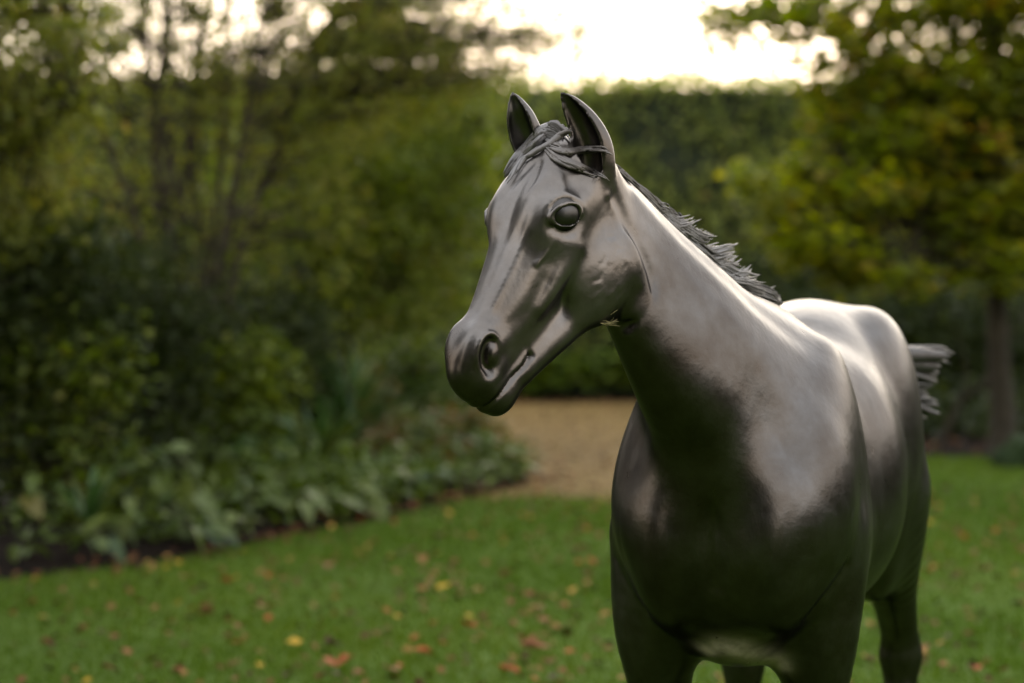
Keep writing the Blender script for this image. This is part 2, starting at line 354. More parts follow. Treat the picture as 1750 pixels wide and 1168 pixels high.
def horse_prims():
    P = []; A = P.append
    def tb(rows, conv, up, **kw):
        A(Tube([list(conv(*r[:3])) + list(r[3:]) for r in rows], up, **kw))
    # trunk (rows: x, y, centre z, half width, up, down, egg, exponent), tail end first
    tb([(-1.13, 0, 1.20, .115, .16, .17, .0, 2.2), (-1.00, 0, 1.20, .19, .27, .25, -.08, 2.2),
        (-.82, 0, 1.18, .238, .335, .28, -.12, 2.2), (-.60, 0, 1.15, .265, .345, .34, -.10, 2.2),
        (-.38, 0, 1.13, .285, .330, .36, -.10, 2.2), (-.15, 0, 1.13, .245, .345, .36, -.22, 2.1),
        (.08, 0, 1.12, .235, .355, .34, -.25, 2.1), (.26, 0, 1.12, .212, .29, .30, -.15, 2.2),
        (.38, 0, 1.10, .165, .17, .22, .0, 2.2)], hw, UP, cap=(.06, .08), k=.05)
    A(Ell(hw(-.02, 0, 1.40), (.27, .06, .13), HR, k=.10))                       # withers
    A(Ell(hw(-.72, 0, 1.36), (.28, .15, .15), HR, k=.10))                      # croup
    for s in (-1, 1):
        # hindquarters
        A(Ell(hw(-.86, s * .140, 1.20), (.27, .125, .31), HR, k=.08))
        A(Ell(hw(-.88, s * .145, 1.00), (.20, .105, .25), HR, k=.08))
        # shoulder blade, point of shoulder, arm, breast
        A(Ell(hw(.13, s * .155, 1.21), (.28, .072, .15), HR @ axes((.62, 0, -.78)), k=.13))
        A(Ell(hw(.27, s * .150, 1.10), (.13, .095, .17), HR, k=.07))
        A(Ell(hw(.05, s * .182, 1.00), (.18, .072, .15), HR, k=.07))
        A(Ell(hw(.36, s * .085, 1.04), (.11, .095, .17), HR @ axes((1, s * .25, -.1)), k=.05))
        A(Ell(hw(.28, s * .10, .93), (.12, .085, .10), HR, k=.06))
    A(Ell(hw(.17, 0, .865), (.17, .15, .122), HR, k=.05))
    A(Ell(hw(.33, 0, 1.02), (.10, .11, .17), HR, k=.04))
    # neck
    tb([(-.02, 0, 1.22, .19, .24, .30, -.25, 2.1), (.17, 0, 1.30, .175, .25, .29, -.25, 2.1),
        (.35, -.05, 1.44, .13, .21, .255, -.15, 2.1), (.50, -.13, 1.60, .082, .155, .205, -.05, 2.1),
        (.61, -.195, 1.74, .060, .095, .15, -.02, 2.1), (.65, -.214, 1.79, .048, .035, .11, 0, 2.1)],
       hw, np.cross(unit(hw(.67, -.205, 1.82) - hw(.1, 0, 1.2)), LF), k=.10, cap=(.05, .05))
    global NECK
    NECK = P[-1]
    # fore legs
    for s, dx, lo in ((-1, .02, -.010), (1, -.02, -.014)):
        x = .13 + dx
        A(Caps([hw(x + .02, s * .17 + lo, 1.02), hw(x + .01, s * .178 + lo, .86), hw(x, s * .175 + lo, .70), hw(x + .01, s * .17 + lo, .55), hw(x + .015, s * .168 + lo, .48)],
               (.106, .091, .071, .055, .052), k=.05))
        A(Ell(hw(x + .045, s * .165 + lo, .86), (.085, .085, .17), HR, k=.06))
        A(Ell(hw(x + .015, s * .168 + lo, .47), (.058, .056, .065), HR, k=.03))
        A(Caps([hw(x + .01, s * .168 + lo, .46), hw(x, s * .168 + lo, .34), hw(x, s * .168 + lo, .20)], (.046, .036, .037), k=.03))
        A(Ell(hw(x - .005, s * .168 + lo, .19), (.045, .040, .045), HR, k=.02))
        A(Caps([hw(x, s * .168 + lo, .19), hw(x + .06, s * .168 + lo, .09)], (.036, .04), k=.02))
        A(Caps([hw(x + .06, s * .168 + lo, .075), hw(x + .075, s * .168 + lo, .035)], (.052, .062), k=.01, smooth=False))
    # hind legs
    for s, dx, lo in ((-1, .14, -.055), (1, -.10, .014)):
        x = -1.02 + dx
        A(Caps([hw(x + .22, s * .15, 1.02), hw(x + .15, s * .155 + lo * .4, .88), hw(x + .02, s * .158 + lo * .8, .74), hw(x - .07, s * .16 + lo, .62), hw(x - .09, s * .16 + lo, .57)],
               (.13, .10, .063, .050, .046), k=.06))
        A(Ell(hw(x - .10, s * .16 + lo, .57), (.065, .050, .075), HR, k=.03))
        A(Caps([hw(x - .10, s * .16 + lo, .55), hw(x - .085, s * .16 + lo, .38), hw(x - .07, s * .16 + lo, .22)], (.050, .040, .041), k=.03))
        A(Ell(hw(x - .07, s * .16 + lo, .20), (.047, .042, .048), HR, k=.02))
        A(Caps([hw(x - .07, s * .16 + lo, .20), hw(x - .005, s * .16 + lo, .09)], (.038, .042), k=.02))
        A(Caps([hw(x - .005, s * .16 + lo, .075), hw(x + .012, s * .16 + lo, .035)], (.052, .060), k=.01, smooth=False))
    # ---- head: skull and nose
    def hrow(u, top, bot, w, eg=0, ex=2.2): 
        c = (top + bot) / 2; h = (top - bot) / 2
        return (u, c, 0, w * HS, h * HS, h * HS, eg, ex)
    tb([hrow(-.012, -.035, -.11, .034), hrow(.03, .002, -.15, .068, .05), hrow(.09, .020, -.17, .080, .08), hrow(.15, .022, -.18, .084, .12),
        hrow(.21, .014, -.175, .085, .12), hrow(.28, .002, -.16, .068, .05), hrow(.35, -.006, -.15, .056, -.02),
        hrow(.42, -.010, -.135, .043, -.08), hrow(.47, -.014, -.13, .036, -.1), hrow(.505, -.028, -.13, .033, -.05)], hd, HV, cap=(.018 * HS, .04 * HS), k=.06)
    def E(u, v, w, r, R=None, k=.02, sub=False): A(Ell(hd(u, v, w), np.array(r) * HS, HM if R is None else HM @ R, k=k * HS, sub=sub))
    def C(pts, rad, k=.01, sub=False): A(Caps([hd(*p) for p in pts], np.array(rad) * HS, k=k * HS, sub=sub))
    E(.501, -.085, 0, (.041, .055, .032), k=.03)                                # upper lip
    for s in (-1, 1):
        E(.195, -.178, s * .058, (.098, .098, .042), axes((1, -.25, 0), (0, 0, 1)), k=.012)   # cheek plate
        C([(.17, -.21, s * .040), (.30, -.19, s * .030), (.44, -.155, s * .016)], (.055, .036, .022), k=.04)   # jaw bar
    E(.495, -.150, 0, (.042, .026, .030), k=.025)                               # chin
    C([(.43, -.145, .0), (.50, -.135, 0), (.525, -.125, 0)], (.026, .028, .020), k=.015)      # lower lip
    # nasal bones, facial crest, orbits
    for s in (-1, 1):
        P.append(Relief([hd(.06, .018, s * .03), hd(.12, .014, s * .052), hd(.20, .006, s * .047), hd(.32, -.012, s * .034), hd(.45, -.022, s * .022)], .0095 * HS, -.0042 * HS))
        C([(.215, -.085, s * .074), (.27, -.092, s * .066), (.335, -.098, s * .050)], (.014, .013, .008), k=.03)
        E(.172, -.034, s * .050, (.066, .054, .034), axes((1, .3, -s * .1), (0, 0, 1)), k=.045)
        E(.105, -.015, s * .094, (.028, .022, .020), k=.03, sub=True)              # hollow above the eye
    for s in (-1, 1):
        P.append(Relief([hd(.055, .018, s * .012), hd(.095, .020, s * .035), hd(.130, .010, s * .066)], .018 * HS, -.0035 * HS))
        P.append(Relief([hd(.10, .022, s * .012), hd(.15, .020, s * .026), hd(.20, .008, s * .030)], .009 * HS, .0035 * HS))
        P.append(Relief([hd(.20, -.012, s * .060), hd(.30, -.030, s * .050), hd(.40, -.036, s * .040)], .018 * HS, .0018 * HS))
        rw = np.random.default_rng(17)
        for i in range(16):
            u, v = .195 + rw.normal(0, .035), -.165 + rw.normal(0, .035); a = rw.normal(.5, .5); l = rw.uniform(.006, .018)
            P.append(Relief([hd(u - l * math.cos(a), v - l * math.sin(a), s * .09), hd(u, v + rw.normal(0, .003), s * .095), hd(u + l * math.cos(a), v + l * math.sin(a), s * .09)], .0026 * HS, rw.choice([.0009, -.0007]) * HS, HM, (1, 1, .12)))
    P.append(Relief([hd(.10, .02, 0), hd(.25, .01, 0), hd(.42, -.01, 0)], .016 * HS, .003 * HS))
    for s in (-1, 1):
        c, n, e1, e2 = eye_frame(s); R = EYE_R
        ring = lambda ph, a, b: c + R * unit(n + e1 * a * math.cos(ph) + e2 * b * math.sin(ph))
        up_ = np.radians(np.arange(-8, 189, 14)); lo_ = np.radians(np.arange(180, 361, 20))
        P.append(Relief([ring(p, 1.75, 1.08) for p in np.radians(np.arange(5, 176, 17))], .0080, .0065))    # crease over the lid
        P.append(Relief([ring(p, 1.5, 1.25) for p in np.radians(np.arange(215, 330, 15))], .014, .0060))   # hollow under the eye
        P.append(Relief([ring(p, 1.9, 1.75) for p in np.radians(np.arange(10, 171, 20))], .012, -.0060))   # brow
        A(Ell(c + n * R * .80, (.038, .0225, .020), np.stack([e1, e2, n], 1), k=.005, sub=True))
        A(Caps([ring(p, 1.30, .66) for p in up_], .0047, k=.011, smooth=False))
        A(Caps([ring(p, 1.32, .60) for p in lo_], .0024, k=.009, smooth=False))
    # nostrils
    for s in (-1, 1):
        ax = axes((.80, -.55, -s * .15), (0, 0, s))
        E(.470, -.048, s * .021, (.052, .040, .022), ax, k=.03)
        E(.476, -.052, s * .048, (.038, .026, .021), ax, k=.010, sub=True)
        rim = [hd(*(vec(.474, -.050, s * .039) + ax @ vec(.038 * math.cos(p), (.0265) * math.sin(p), 0))) for p in np.radians(np.arange(20, 330, 22))]
        A(Caps(rim, .0044, k=.008, smooth=False))
        E(.468, -.060, s * .033, (.022, .013, .014), ax, k=.01)
    # mouth
    mouth = [(.418, -.139), (.44, -.137), (.475, -.128), (.505, -.122), (.535, -.118), (.56, -.116)]
    P.append(Relief([hd(a, b, 0) for a, b in mouth], .0045, .0048, HM, (1, 1, 0)))
    P.append(Relief([hd(a + .004, b + .011, 0) for a, b in mouth], .008, -.0022, HM, (1, 1, 0)))
    P.append(Relief([hd(.415, -.139, s * .045) for s in (-1, 1)], .006, .004, HM, (1, 1, 0)))
    P.append(Relief([hd(.335, -.118, .05), hd(.40, -.105, .05), hd(.45, -.085, .05)], .018, .0022, HM, (1, 1, .3)))
    # veins and muscle lines on the near and far cheek
    for s in (-1, 1):
        P.append(Relief([hd(.225, -.040, s * .078), hd(.255, -.042, s * .070), hd(.285, -.040, s * .062)], .0042, -.0042))
        P.append(Relief([hd(.20, -.085, s * .085), hd(.25, -.135, s * .075), hd(.28, -.17, s * .06)], .016, .0022))
        P.append(Relief([hd(.30, -.075, s * .06), hd(.36, -.075, s * .055), hd(.42, -.05, s * .05)], .016, .0020))
        P.append(Relief([hd(.07, -.12, s * .085), hd(.085, -.165, s * .085), hd(.112, -.222, s * .085), hd(.145, -.275, s * .085), hd(.19, -.300, s * .08), hd(.25, -.285, s * .07)], .014, .013))
        P.append(Relief([hd(.085, -.10, s * .09), hd(.115, -.165, s * .095), hd(.145, -.215, s * .095), hd(.175, -.25, s * .09)], .010, -.0035))
    # ears
    for spine, o, tilt in EARS:
        rows = [list(p) + [w, w * .8, w * .8, 0, 2] for p, w in spine]
        A(Tube(rows, unit(o), k=.018, cap=(.02, .004)))
        rows = [list(p + unit(o) * w * .60) + [w * .70, w * .72, w * .66, 0, 2] for p, w in spine[1:]]
        A(Tube(rows, unit(o), k=.004, cap=(.03, .003), sub=True))
    # neck: jugular groove, muscle bands, throat; shoulder blade edge, flank
    for s in (-1, 1):
        N = lambda x, y, z: hw(x, y + float(np.interp(z, [1.3, 1.44, 1.6, 1.74, 1.82], [0, -.05, -.13, -.195, -.225])), z)
        P.append(Relief([N(.70, s * .085, 1.66), N(.56, s * .11, 1.50), N(.46, s * .13, 1.36), N(.40, s * .12, 1.22), N(.36, s * .10, 1.05)], (.022, .030, .045, .06, .06), .009))
        P.append(Relief([N(.66, s * .085, 1.74), N(.52, s * .12, 1.60), N(.38, s * .16, 1.42), N(.30, s * .19, 1.26), N(.26, s * .21, 1.10)], (.022, .035, .05, .055, .05), -.006))
        P.append(Relief([N(.58, s * .08, 1.80), N(.42, s * .12, 1.66), N(.24, s * .15, 1.50), N(.10, s * .15, 1.38)], (.02, .03, .045, .06), .006))
        P.append(Relief([hw(-.08, s * .10, 1.44), hw(-.10, s * .20, 1.30), hw(-.10, s * .25, 1.12), hw(-.08, s * .25, .96)], (.05, .06, .06, .05), .005))
        P.append(Relief([hw(-.62, s * .25, 1.36), hw(-.68, s * .27, 1.18), hw(-.66, s * .27, .98)], .06, .009))
        P.append(Relief([hw(.25, s * .24, .98), hw(.30, s * .17, .88)], .018, .006))
    P.append(Relief([hw(.45, 0, 1.16), hw(.46, 0, 1.04), hw(.44, 0, .95)], .020, .010))
    return P
# hair: every lock is a tapered, flattened, grooved tube
class Mesh:
    def __init__(s): s.v = []; s.f = []; s.a = []; s.n = 0
    def add(s, v, f, val=0.):
        v = np.asarray(v, float); s.v.append(v); s.f += [tuple(int(i) + s.n for i in q) for q in f]; s.n += len(v); s.a.append(np.full(len(v), val))
    def lock(s, pts, w, th, nrm, sides=6, val=0., m=None):
        pts = np.array(pts, float); m = m or max(6, len(pts) * 3)
        P = catmull(pts, np.linspace(0, len(pts) - 1, m)); T = np.gradient(P, axis=0); T /= np.linalg.norm(T, axis=1)[:, None] + 1e-9
        N = np.broadcast_to(np.asarray(nrm, float), T.shape); B = np.cross(T, N); B /= np.linalg.norm(B, axis=1)[:, None] + 1e-9; N = np.cross(B, T)
        t = np.linspace(0, 1, m); pr = np.minimum(1, .45 + t * 3) * np.sqrt(np.maximum(1 - t ** 2.2, 0.004))
        an = np.arange(sides) / sides * 2 * math.pi
        ring = P[:, None] + (B[:, None] * np.cos(an)[None, :, None] * w + N[:, None] * np.sin(an)[None, :, None] * th) * pr[:, None, None]
        f = []
        for i in range(m - 1):
            for j in range(sides):
                k = (j + 1) % sides
                f.append((i * sides + j, i * sides + k, (i + 1) * sides + k, (i + 1) * sides + j))
        f.append(tuple(range(sides))[::-1]); f.append(tuple((m - 1) * sides + j for j in range(sides)))
        s.add(ring.reshape(-1, 3), f, val)
    def build(s, name, mat, parent=None, origin=(0, 0, 0), smooth=True):
        v = np.concatenate(s.v) - np.asarray(origin, float); me = bpy.data.meshes.new(name)
        fast_mesh(me, v, s.f); me.materials.append(mat)
        if s.a: me.attributes.new('tint', 'FLOAT', 'POINT').data.foreach_set('value', np.concatenate(s.a).astype(f32))
        if smooth: me.polygons.foreach_set('use_smooth', np.ones(len(me.polygons), bool))
        o = bpy.data.objects.new(name, me); scene.collection.objects.link(o); o.parent = parent
        if parent is None: o.location = origin
        return o
def fast_mesh(me, v, f):
    if isinstance(f, np.ndarray):
        n = f.shape[1]; flat = f.ravel().astype(np.int32); st = np.arange(len(f)) * n; tot = np.full(len(f), n)
    else:
        tot = np.array([len(q) for q in f]); flat = np.array([i for q in f for i in q], np.int32); st = np.r_[0, np.cumsum(tot)[:-1]]
    me.vertices.add(len(v)); me.vertices.foreach_set('co', np.asarray(v, f32).ravel())
    me.loops.add(len(flat)); me.loops.foreach_set('vertex_index', flat)
    me.polygons.add(len(st)); me.polygons.foreach_set('loop_start', st.astype(np.int32)); me.polygons.foreach_set('loop_total', tot.astype(np.int32))
    me.update(calc_edges=True); me.validate()

class Skin:                                  # the finished surface, for laying hair on it
    def __init__(s, v, f):
        from mathutils.bvhtree import BVHTree
        s.t = BVHTree.FromPolygons([tuple(p) for p in v], [tuple(int(i) for i in q) for q in f])
    def hit(s, x, y, lift=.0, D=4.9):
        p = at(x, y, 1.0) - vec(0, 0, 1.62)
        h = s.t.ray_cast(Vector((0, 0, 1.62)), Vector(unit(p)))
        if h[0] is None: return at(x, y, D)
        return np.array(h[0]) - unit(p) * lift
    def lay(s, p, lift):
        q = s.t.find_nearest(Vector(p)); return np.array(q[0]) + np.array(q[1]) * lift

def hair_locks(skin, neck):
    rg = np.random.default_rng(5)
    mane = Mesh(); A = neck.A
    C, T, S, D = A[:, 0:3], A[:, 3:6], A[:, 6:9], A[:, 9:12]; hu = A[:, 13]; L = len(A)
    # mane: roots along the crest, flowing back down the neck, tips flicked outwards
    for i in range(190):                        # clumps of wavy locks that draw together towards the tip
        t = .14 + .86 * (i + rg.uniform(0, 1)) / 190; vol = np.interp(t, [.1, .3, .50, .72, .86, 1.0], [.40, .65, 1.0, 1.1, .6, .22])
        lat0 = rg.uniform(-.020, .032) * (.6 + .5 * min(1, 1.6 * (1 - abs(t - .5)))); fl0 = vol * rg.uniform(.15, 1.1) + .06; ln0 = rg.uniform(.085, .135) * (.55 + .5 * vol); ph = rg.uniform(0, 6); wv = rg.uniform(.002, .006); sd0 = rg.normal(0, .14) + lat0 * 9; ly0 = rg.uniform(0, 1)
        for q_ in range(13):
            tq = np.clip(t + rg.normal(0, .012), .13, 1); j = tq * (L - 1); a = int(min(j, L - 2)); f = j - a
            c, tt, ss, dd, h = [X[a] * (1 - f) + X[a + 1] * f for X in (C, T, S, D, hu)]
            lat = lat0 + rg.normal(0, .007); ly = np.clip(ly0 + rg.normal(0, .25), 0, 1); off = tt * (t - tq) * .9
            root = skin.lay(c + dd * (h + .03) + ss * lat * (1 - .5 * ly), -.004) + dd * ly * .050 * vol
            ln = ln0 * rg.uniform(.85, 1.1); fl = fl0 + rg.normal(0, .05)
            pts = []
            for u in np.linspace(0, 1, 8):
                p = root + off * u * .7 + ss * (lat0 - lat) * u * .7 + ln * (-tt * u * .92 + dd * (fl * (.22 * u + .50 * u ** 2)) + ss * sd0 * u * .5) + dd * wv * math.sin(u * 7 + ph) * min(1, 2 * u) + ss * wv * .7 * math.cos(u * 6 + ph)
                q = skin.lay(p, .003 + .050 * vol * ly * (1 - .3 * u))
                pts.append(p if (p - q) @ dd > 0 else q)
            mane.lock(pts, rg.uniform(.0030, .0050), rg.uniform(.0022, .0032), dd, 5, m=14)
    for w_, hh in ((.020, .55), (.012, .95)):          # solid cast mass under the locks
        M2 = []
        for t in np.linspace(.16, .93, 22):
            j = t * (L - 1); a = int(min(j, L - 2)); vol = np.interp(t, [.1, .3, .50, .72, .86, .93], [.30, .6, 1.0, 1.1, .55, -.2]); M2.append(skin.lay(C[a] + D[a] * (hu[a] + .03), 0) + D[a] * .036 * vol * hh)
        mane.lock(M2, w_, .019, D[L // 2], 8, m=60)
    fore = Mesh()
    def bundle(paths, n, w, lift, D=4.86, jit=2.2, thick=.0028):
        # paths: two guide lines of bearings; locks are spread between them
        G = [catmull(np.array(p, float), np.linspace(0, len(p) - 1, 8)) for p in paths]
        for i in range(n):
            k = (i + rg.uniform(-.3, .3)) / max(n - 1, 1); k = min(max(k, 0), 1)
            g = G[0] * (1 - k) + G[1] * k
            e = int(rg.integers(5, 8)) + 1; s0 = int(rg.integers(0, 2)); g = g[s0:e]
            ph = rg.uniform(0, 6); q = []
            for m_, (x, y) in enumerate(g):
                x += rg.normal(0, jit * .4) + jit * math.sin(ph + m_ * .8); y += rg.normal(0, jit * .4)
                q.append(skin.hit(x, y, lift * (.5 + .7 * math.sin(math.pi * k)) + rg.uniform(0, .004), D))
            for m_ in range(1, len(q)):                # keep depth continuous where a lock leaves the outline
                if abs(q[m_][1] - q[m_ - 1][1]) > .06: q[m_] = q[m_ - 1] + (q[m_] - q[m_ - 1]) * 1.0; q[m_][1] = q[m_ - 1][1] + .01
            fore.lock(q, w * rg.uniform(.7, 1.3), thick, (0, -1, .2), 5, m=14)
    # cap of hair between the ears, the sweep over the far temple, the two wisps under the near ear
    bundle([[(955, 208), (925, 218), (898, 245), (874, 272), (862, 300)], [(975, 226), (945, 244), (918, 262), (890, 285), (868, 318)]], 34, .0065, .016, D=4.90)
    bundle([[(938, 212), (948, 209), (962, 222), (976, 240)], [(930, 236), (942, 246), (955, 254), (972, 262)]], 20, .006, .014, D=4.88)
    bundle([[(940, 246), (968, 256), (1000, 253), (1030, 254), (1050, 264)], [(938, 256), (966, 264), (1000, 260), (1028, 260), (1046, 268)]], 9, .0045, .012, D=4.82)
    bundle([[(936, 252), (960, 268), (990, 280), (1018, 294), (1040, 306)], [(932, 258), (955, 276), (985, 290), (1012, 300), (1034, 306)]], 12, .0045, .008, D=4.82)
    # tail: a raised dock whose hair blows out to the horse's left and hangs behind
    tail = Mesh(); dock = hw(-1.10, 0, 1.36)
    for i in range(156):
        k = rg.uniform(0, 1); ln = rg.uniform(.75, 1.0)
        if i < 110:      # blown sideways: a short plume, longest at the top
            k = (i / 110.); tip = catmull(np.array([at(1634, 604, 6.72), at(1612, 630, 6.72), at(1599, 655, 6.70), at(1592, 680, 6.68), at(1600, 702, 6.67), at(1582, 716, 6.66)]), np.array([k * 4.99]))[0] + rg.normal(0, .009, 3) - unit(LF) * rg.uniform(0, .04)
            rt = dock + UP * (.015 - .16 * k) + rg.normal(0, .012, 3) + LF * .02; dl = tip - rt; up_ = UP * (.018 - .012 * k)
            tail.lock([rt, rt + dl * .33 + up_ * .8 + rg.normal(0, .007, 3), rt + dl * .66 + up_ + rg.normal(0, .007, 3), rt + dl * .9 + up_ * .4, tip], rg.uniform(.006, .011), .006, FW + UP * .2, 6, m=14)
        else:           # hanging behind the hind legs
            y0 = rg.normal(.02, .03)
            tail.lock([dock + rg.normal(0, .018, 3), hw(-1.19, y0 * .6, 1.32), hw(-1.23 + rg.normal(0, .015), y0, 1.18), hw(-1.25 + rg.normal(0, .02), y0, 1.02), hw(-1.23, y0, .80 + .12 * k)], rg.uniform(.010, .018), .007, FW, 5, m=14)
    for (x_, y_), w_ in (((1624, 609), .030), ((1608, 628), .034), ((1596, 650), .032), ((1588, 676), .026)):     # cast mass of the plume
        e = at(x_, y_, 6.70); rt = dock + LF * .02 - UP * .02 * (y_ > 640); tail.lock([rt, rt + (e - rt) * .5 + UP * .012, e], w_, .020, FW + UP * .2, 8, m=14)
    tail.lock([hw(-1.02, 0, 1.40), hw(-1.12, 0, 1.385), hw(-1.20, 0, 1.30), hw(-1.24, 0, 1.15)], .038, .034, FW, 10)
    return mane, fore, tail
# ------------------------------------------------------------------ helpers
RG = np.random.default_rng(11)
def tag(o, label=None, cat=None, group=None, kind=None):
    for k_, v_ in (('label', label), ('category', cat), ('group', group), ('kind', kind)):
        if v_: o[k_] = v_
    return o
def thing(name, label, cat, loc=(0, 0, 0), rz=0., group=None):
    o = bpy.data.objects.new(name, None); scene.collection.objects.link(o); o.empty_display_size = .1
    o.location = loc; o.rotation_euler = (0, 0, rz)
    return tag(o, label, cat, group)
def mesh_obj(name, v, f, mat, parent=None, smooth=False, tint=None, loc=None):
    me = bpy.data.meshes.new(name); fast_mesh(me, np.asarray(v, float), f); me.materials.append(mat)
    if tint is not None: me.attributes.new('tint', 'FLOAT', 'POINT').data.foreach_set('value', np.asarray(tint, f32))
    if smooth: me.polygons.foreach_set('use_smooth', np.ones(len(me.polygons), bool))
    o = bpy.data.objects.new(name, me); scene.collection.objects.link(o); o.parent = parent
    if loc is not None: o.location = loc
    return o
def ground_at(x, y):                                              # a point of the ground from its bearing
    p = at(x, y, 1.) - vec(0, 0, 1.62); return vec(0, 0, 1.62) + p * (1.62 / -p[2])
def randn(n, rg): v = rg.normal(size=(n, 3)); return v / np.linalg.norm(v, axis=1)[:, None]
def leaves(P, size, rg, flat=.4, aspect=.55, up=(0, 0, 1), droop=0.):
    n = len(P); sz = size * rg.uniform(.6, 1.25, n)[:, None]
    N = randn(n, rg) + np.asarray(up) * flat * 2.2; N /= np.linalg.norm(N, axis=1)[:, None]
    T = np.cross(N, randn(n, rg)); T /= np.linalg.norm(T, axis=1)[:, None] + 1e-9
    T[:, 2] -= droop; B = np.cross(N, T)
    v = np.stack([P - T * sz * .5, P + B * sz * aspect * .5 + N * sz * .08 - T * sz * .05, P + T * sz * .55 - N * sz * .06, P - B * sz * aspect * .5 + N * sz * .08 - T * sz * .05], 1).reshape(-1, 3)
    i = np.arange(n)[:, None] * 4
    f = np.concatenate([i + [0, 1, 2], i + [0, 2, 3]])
    return v, f
def clumps(cen, rad, ncl, nleaf, spread, rg, squash=.95, shell=.5):
    ncl = int(ncl * 1.7)
    # leaf positions: clumps gathered towards the outside of an ellipsoid
    d = randn(ncl, rg) * (rg.uniform(0, 1, ncl) ** (shell / 1.5))[:, None]
    c = np.asarray(cen) + d * np.asarray(rad)
    k = rg.integers(0, ncl, nleaf)
    return c[k] + rg.normal(size=(nleaf, 3)) * spread * vec(1, 1, squash), k, c
def tint_of(k, ncl, rg, amp=.35):
    ct = rg.uniform(0, 1, int(ncl * 1.7)); t = ct[k] * (1 - amp) + rg.uniform(0, 1, len(k)) * amp
    return np.clip(t, 0, 1)
def tubes(paths, sides=7, m=None):
    M_ = Mesh()
    for pts, rad in paths:
        pts, rr = resample(np.array(pts, float), np.array(rad, float), m or len(pts) * 4)
        T = np.gradient(pts, axis=0); T /= np.linalg.norm(T, axis=1)[:, None] + 1e-9
        ref = vec(1, 0, 0) if abs(T[:, 0]).mean() < .8 else vec(0, 0, 1)
        B = np.cross(T, ref); B /= np.linalg.norm(B, axis=1)[:, None]; N = np.cross(B, T)
        an = np.arange(sides) / sides * 2 * math.pi
        lump = 1 + .12 * np.sin(an * 2 + len(M_.f))[None] * np.ones((len(pts), 1)) + RG.normal(0, .04, (len(pts), sides))
        ring = pts[:, None] + (B[:, None] * np.cos(an)[None, :, None] + N[:, None] * np.sin(an)[None, :, None]) * (rr[:, None] * lump)[..., None]
        f = [(i * sides + j, i * sides + (j + 1) % sides, (i + 1) * sides + (j + 1) % sides, (i + 1) * sides + j) for i in range(len(pts) - 1) for j in range(sides)]
        f.append(tuple((len(pts) - 1) * sides + j for j in range(sides)))
        M_.add(ring.reshape(-1, 3), f)
    return M_
def crown(parent, origin, P, size, mat, tint, rg, name='crown', flat=.4, aspect=.55, droop=0., up=(0, 0, 1)):
    v, f = leaves(P - np.asarray(origin), size, rg, flat, aspect, up, droop)
    return tag(mesh_obj(name, v, f, mat, parent, tint=np.repeat(tint, 4)), kind='stuff')
def grow(name, label, cat, base, stems, cl, leaf, mat, seed, flat=.3, aspect=.55, twigs=40, stem_mat='bark', group=None, droop=0.):
    # stems: list of (points, radii); cl: list of (centre, radii, clumps, leaves, spread)
    rg = np.random.default_rng(seed); base = np.asarray(base, float)
    t = thing(name, label, cat, base, group=group)
    for pts, rad in stems:
        tubes([([np.asarray(p) - base for p in pts], rad)], 8).build('trunk', MAT[stem_mat], t)
    P, T, tw = [], [], []
    allp = np.concatenate([resample(np.array(p, float), np.array(r, float), 14)[0][4:] for p, r in stems]) if stems else base[None] + vec(0, 0, .3)
    for cen, rad, ncl, nl, sp in cl:
        p, k, c = clumps(cen, rad, ncl, nl, sp, rg); P.append(p); T.append(tint_of(k, ncl, rg))
        for q in c[:: max(1, ncl // max(twigs, 1))]:
            b = allp[np.argmin(np.linalg.norm(allp - q, axis=1) + (allp[:, 2] > q[2]) * .6)]
            mid = (b + q) / 2 + rg.normal(0, .08, 3) + vec(0, 0, .08)
            tw.append(([b - base, mid - base, q - base], (.014, .008, .003)))
    if tw and twigs: tag(tubes(tw, 5, 7).build('branch', MAT[stem_mat], t), kind='stuff')
    P = np.concatenate(P); T = np.concatenate(T); ok = P[:, 2] > .02
    crown(t, base, P[ok], leaf, MAT[mat], T[ok], rg, flat=flat, aspect=aspect, droop=droop)
    return t
# ------------------------------------------------------------------ the ground
def sheet(name, pts, z, mat, inner=None, h=0.):
    v = [(x, y, z) for x, y in pts]; f = [tuple(range(len(v)))]
    return tag(mesh_obj(name, v, f, mat), kind='structure')
def wavy(pts, amp, n, seed):
    rg = np.random.default_rng(seed); out = []
    for a, b in zip(pts, pts[1:] + pts[:1]):
        a, b = np.array(a), np.array(b); L = np.linalg.norm(b - a); k = max(1, int(L / n)); t = np.arange(k) / k
        nr = vec(-(b - a)[1], (b - a)[0]) / (L + 1e-9)
        for u in t: out.append(tuple(a + (b - a) * u + nr * (rg.normal(0, amp) if L < 12 else 0)))
    return out
sheet('ground', [(-400, -400), (400, -400), (400, 700), (-400, 700)], -.008, MAT['lawn'])
sheet('lawn', [(-9, -14), (9, -14), (9, 20.9), (-9, 20.9)], 0., MAT['lawn'])
BED = [(-9, 8.0), (-3.9, 10.6), (-2.62, 12.35), (-1.85, 13.3), (-1.10, 15.0), (-.66, 16.0), (-.30, 17.0), (.10, 17.7), (.16, 18.3), (-.1, 20.0), (-.65, 22.5), (-1.3, 25.5), (-1.7, 28.4), (-9, 28.4)]
sheet('gravel_path', wavy([(-.9, 16.75), (.9, 16.9), (2.9, 18.6), (3.2, 28.7), (-2.4, 28.7)], .09, .12, 3), .008, MAT['gravel'])
sheet('litter_bed', wavy([(2.75, 20.5), (9, 20.0), (9, 31), (3.0, 31)], .05, .25, 4), .012, MAT['soil'])
sheet('far_bed', wavy([(-9, 28.5), (3.05, 28.45), (3.05, 32), (-9, 32)], .05, .3, 5), .016, MAT['soil'])
bp = wavy(BED, .035, .2, 6); bc = np.mean(bp, 0)
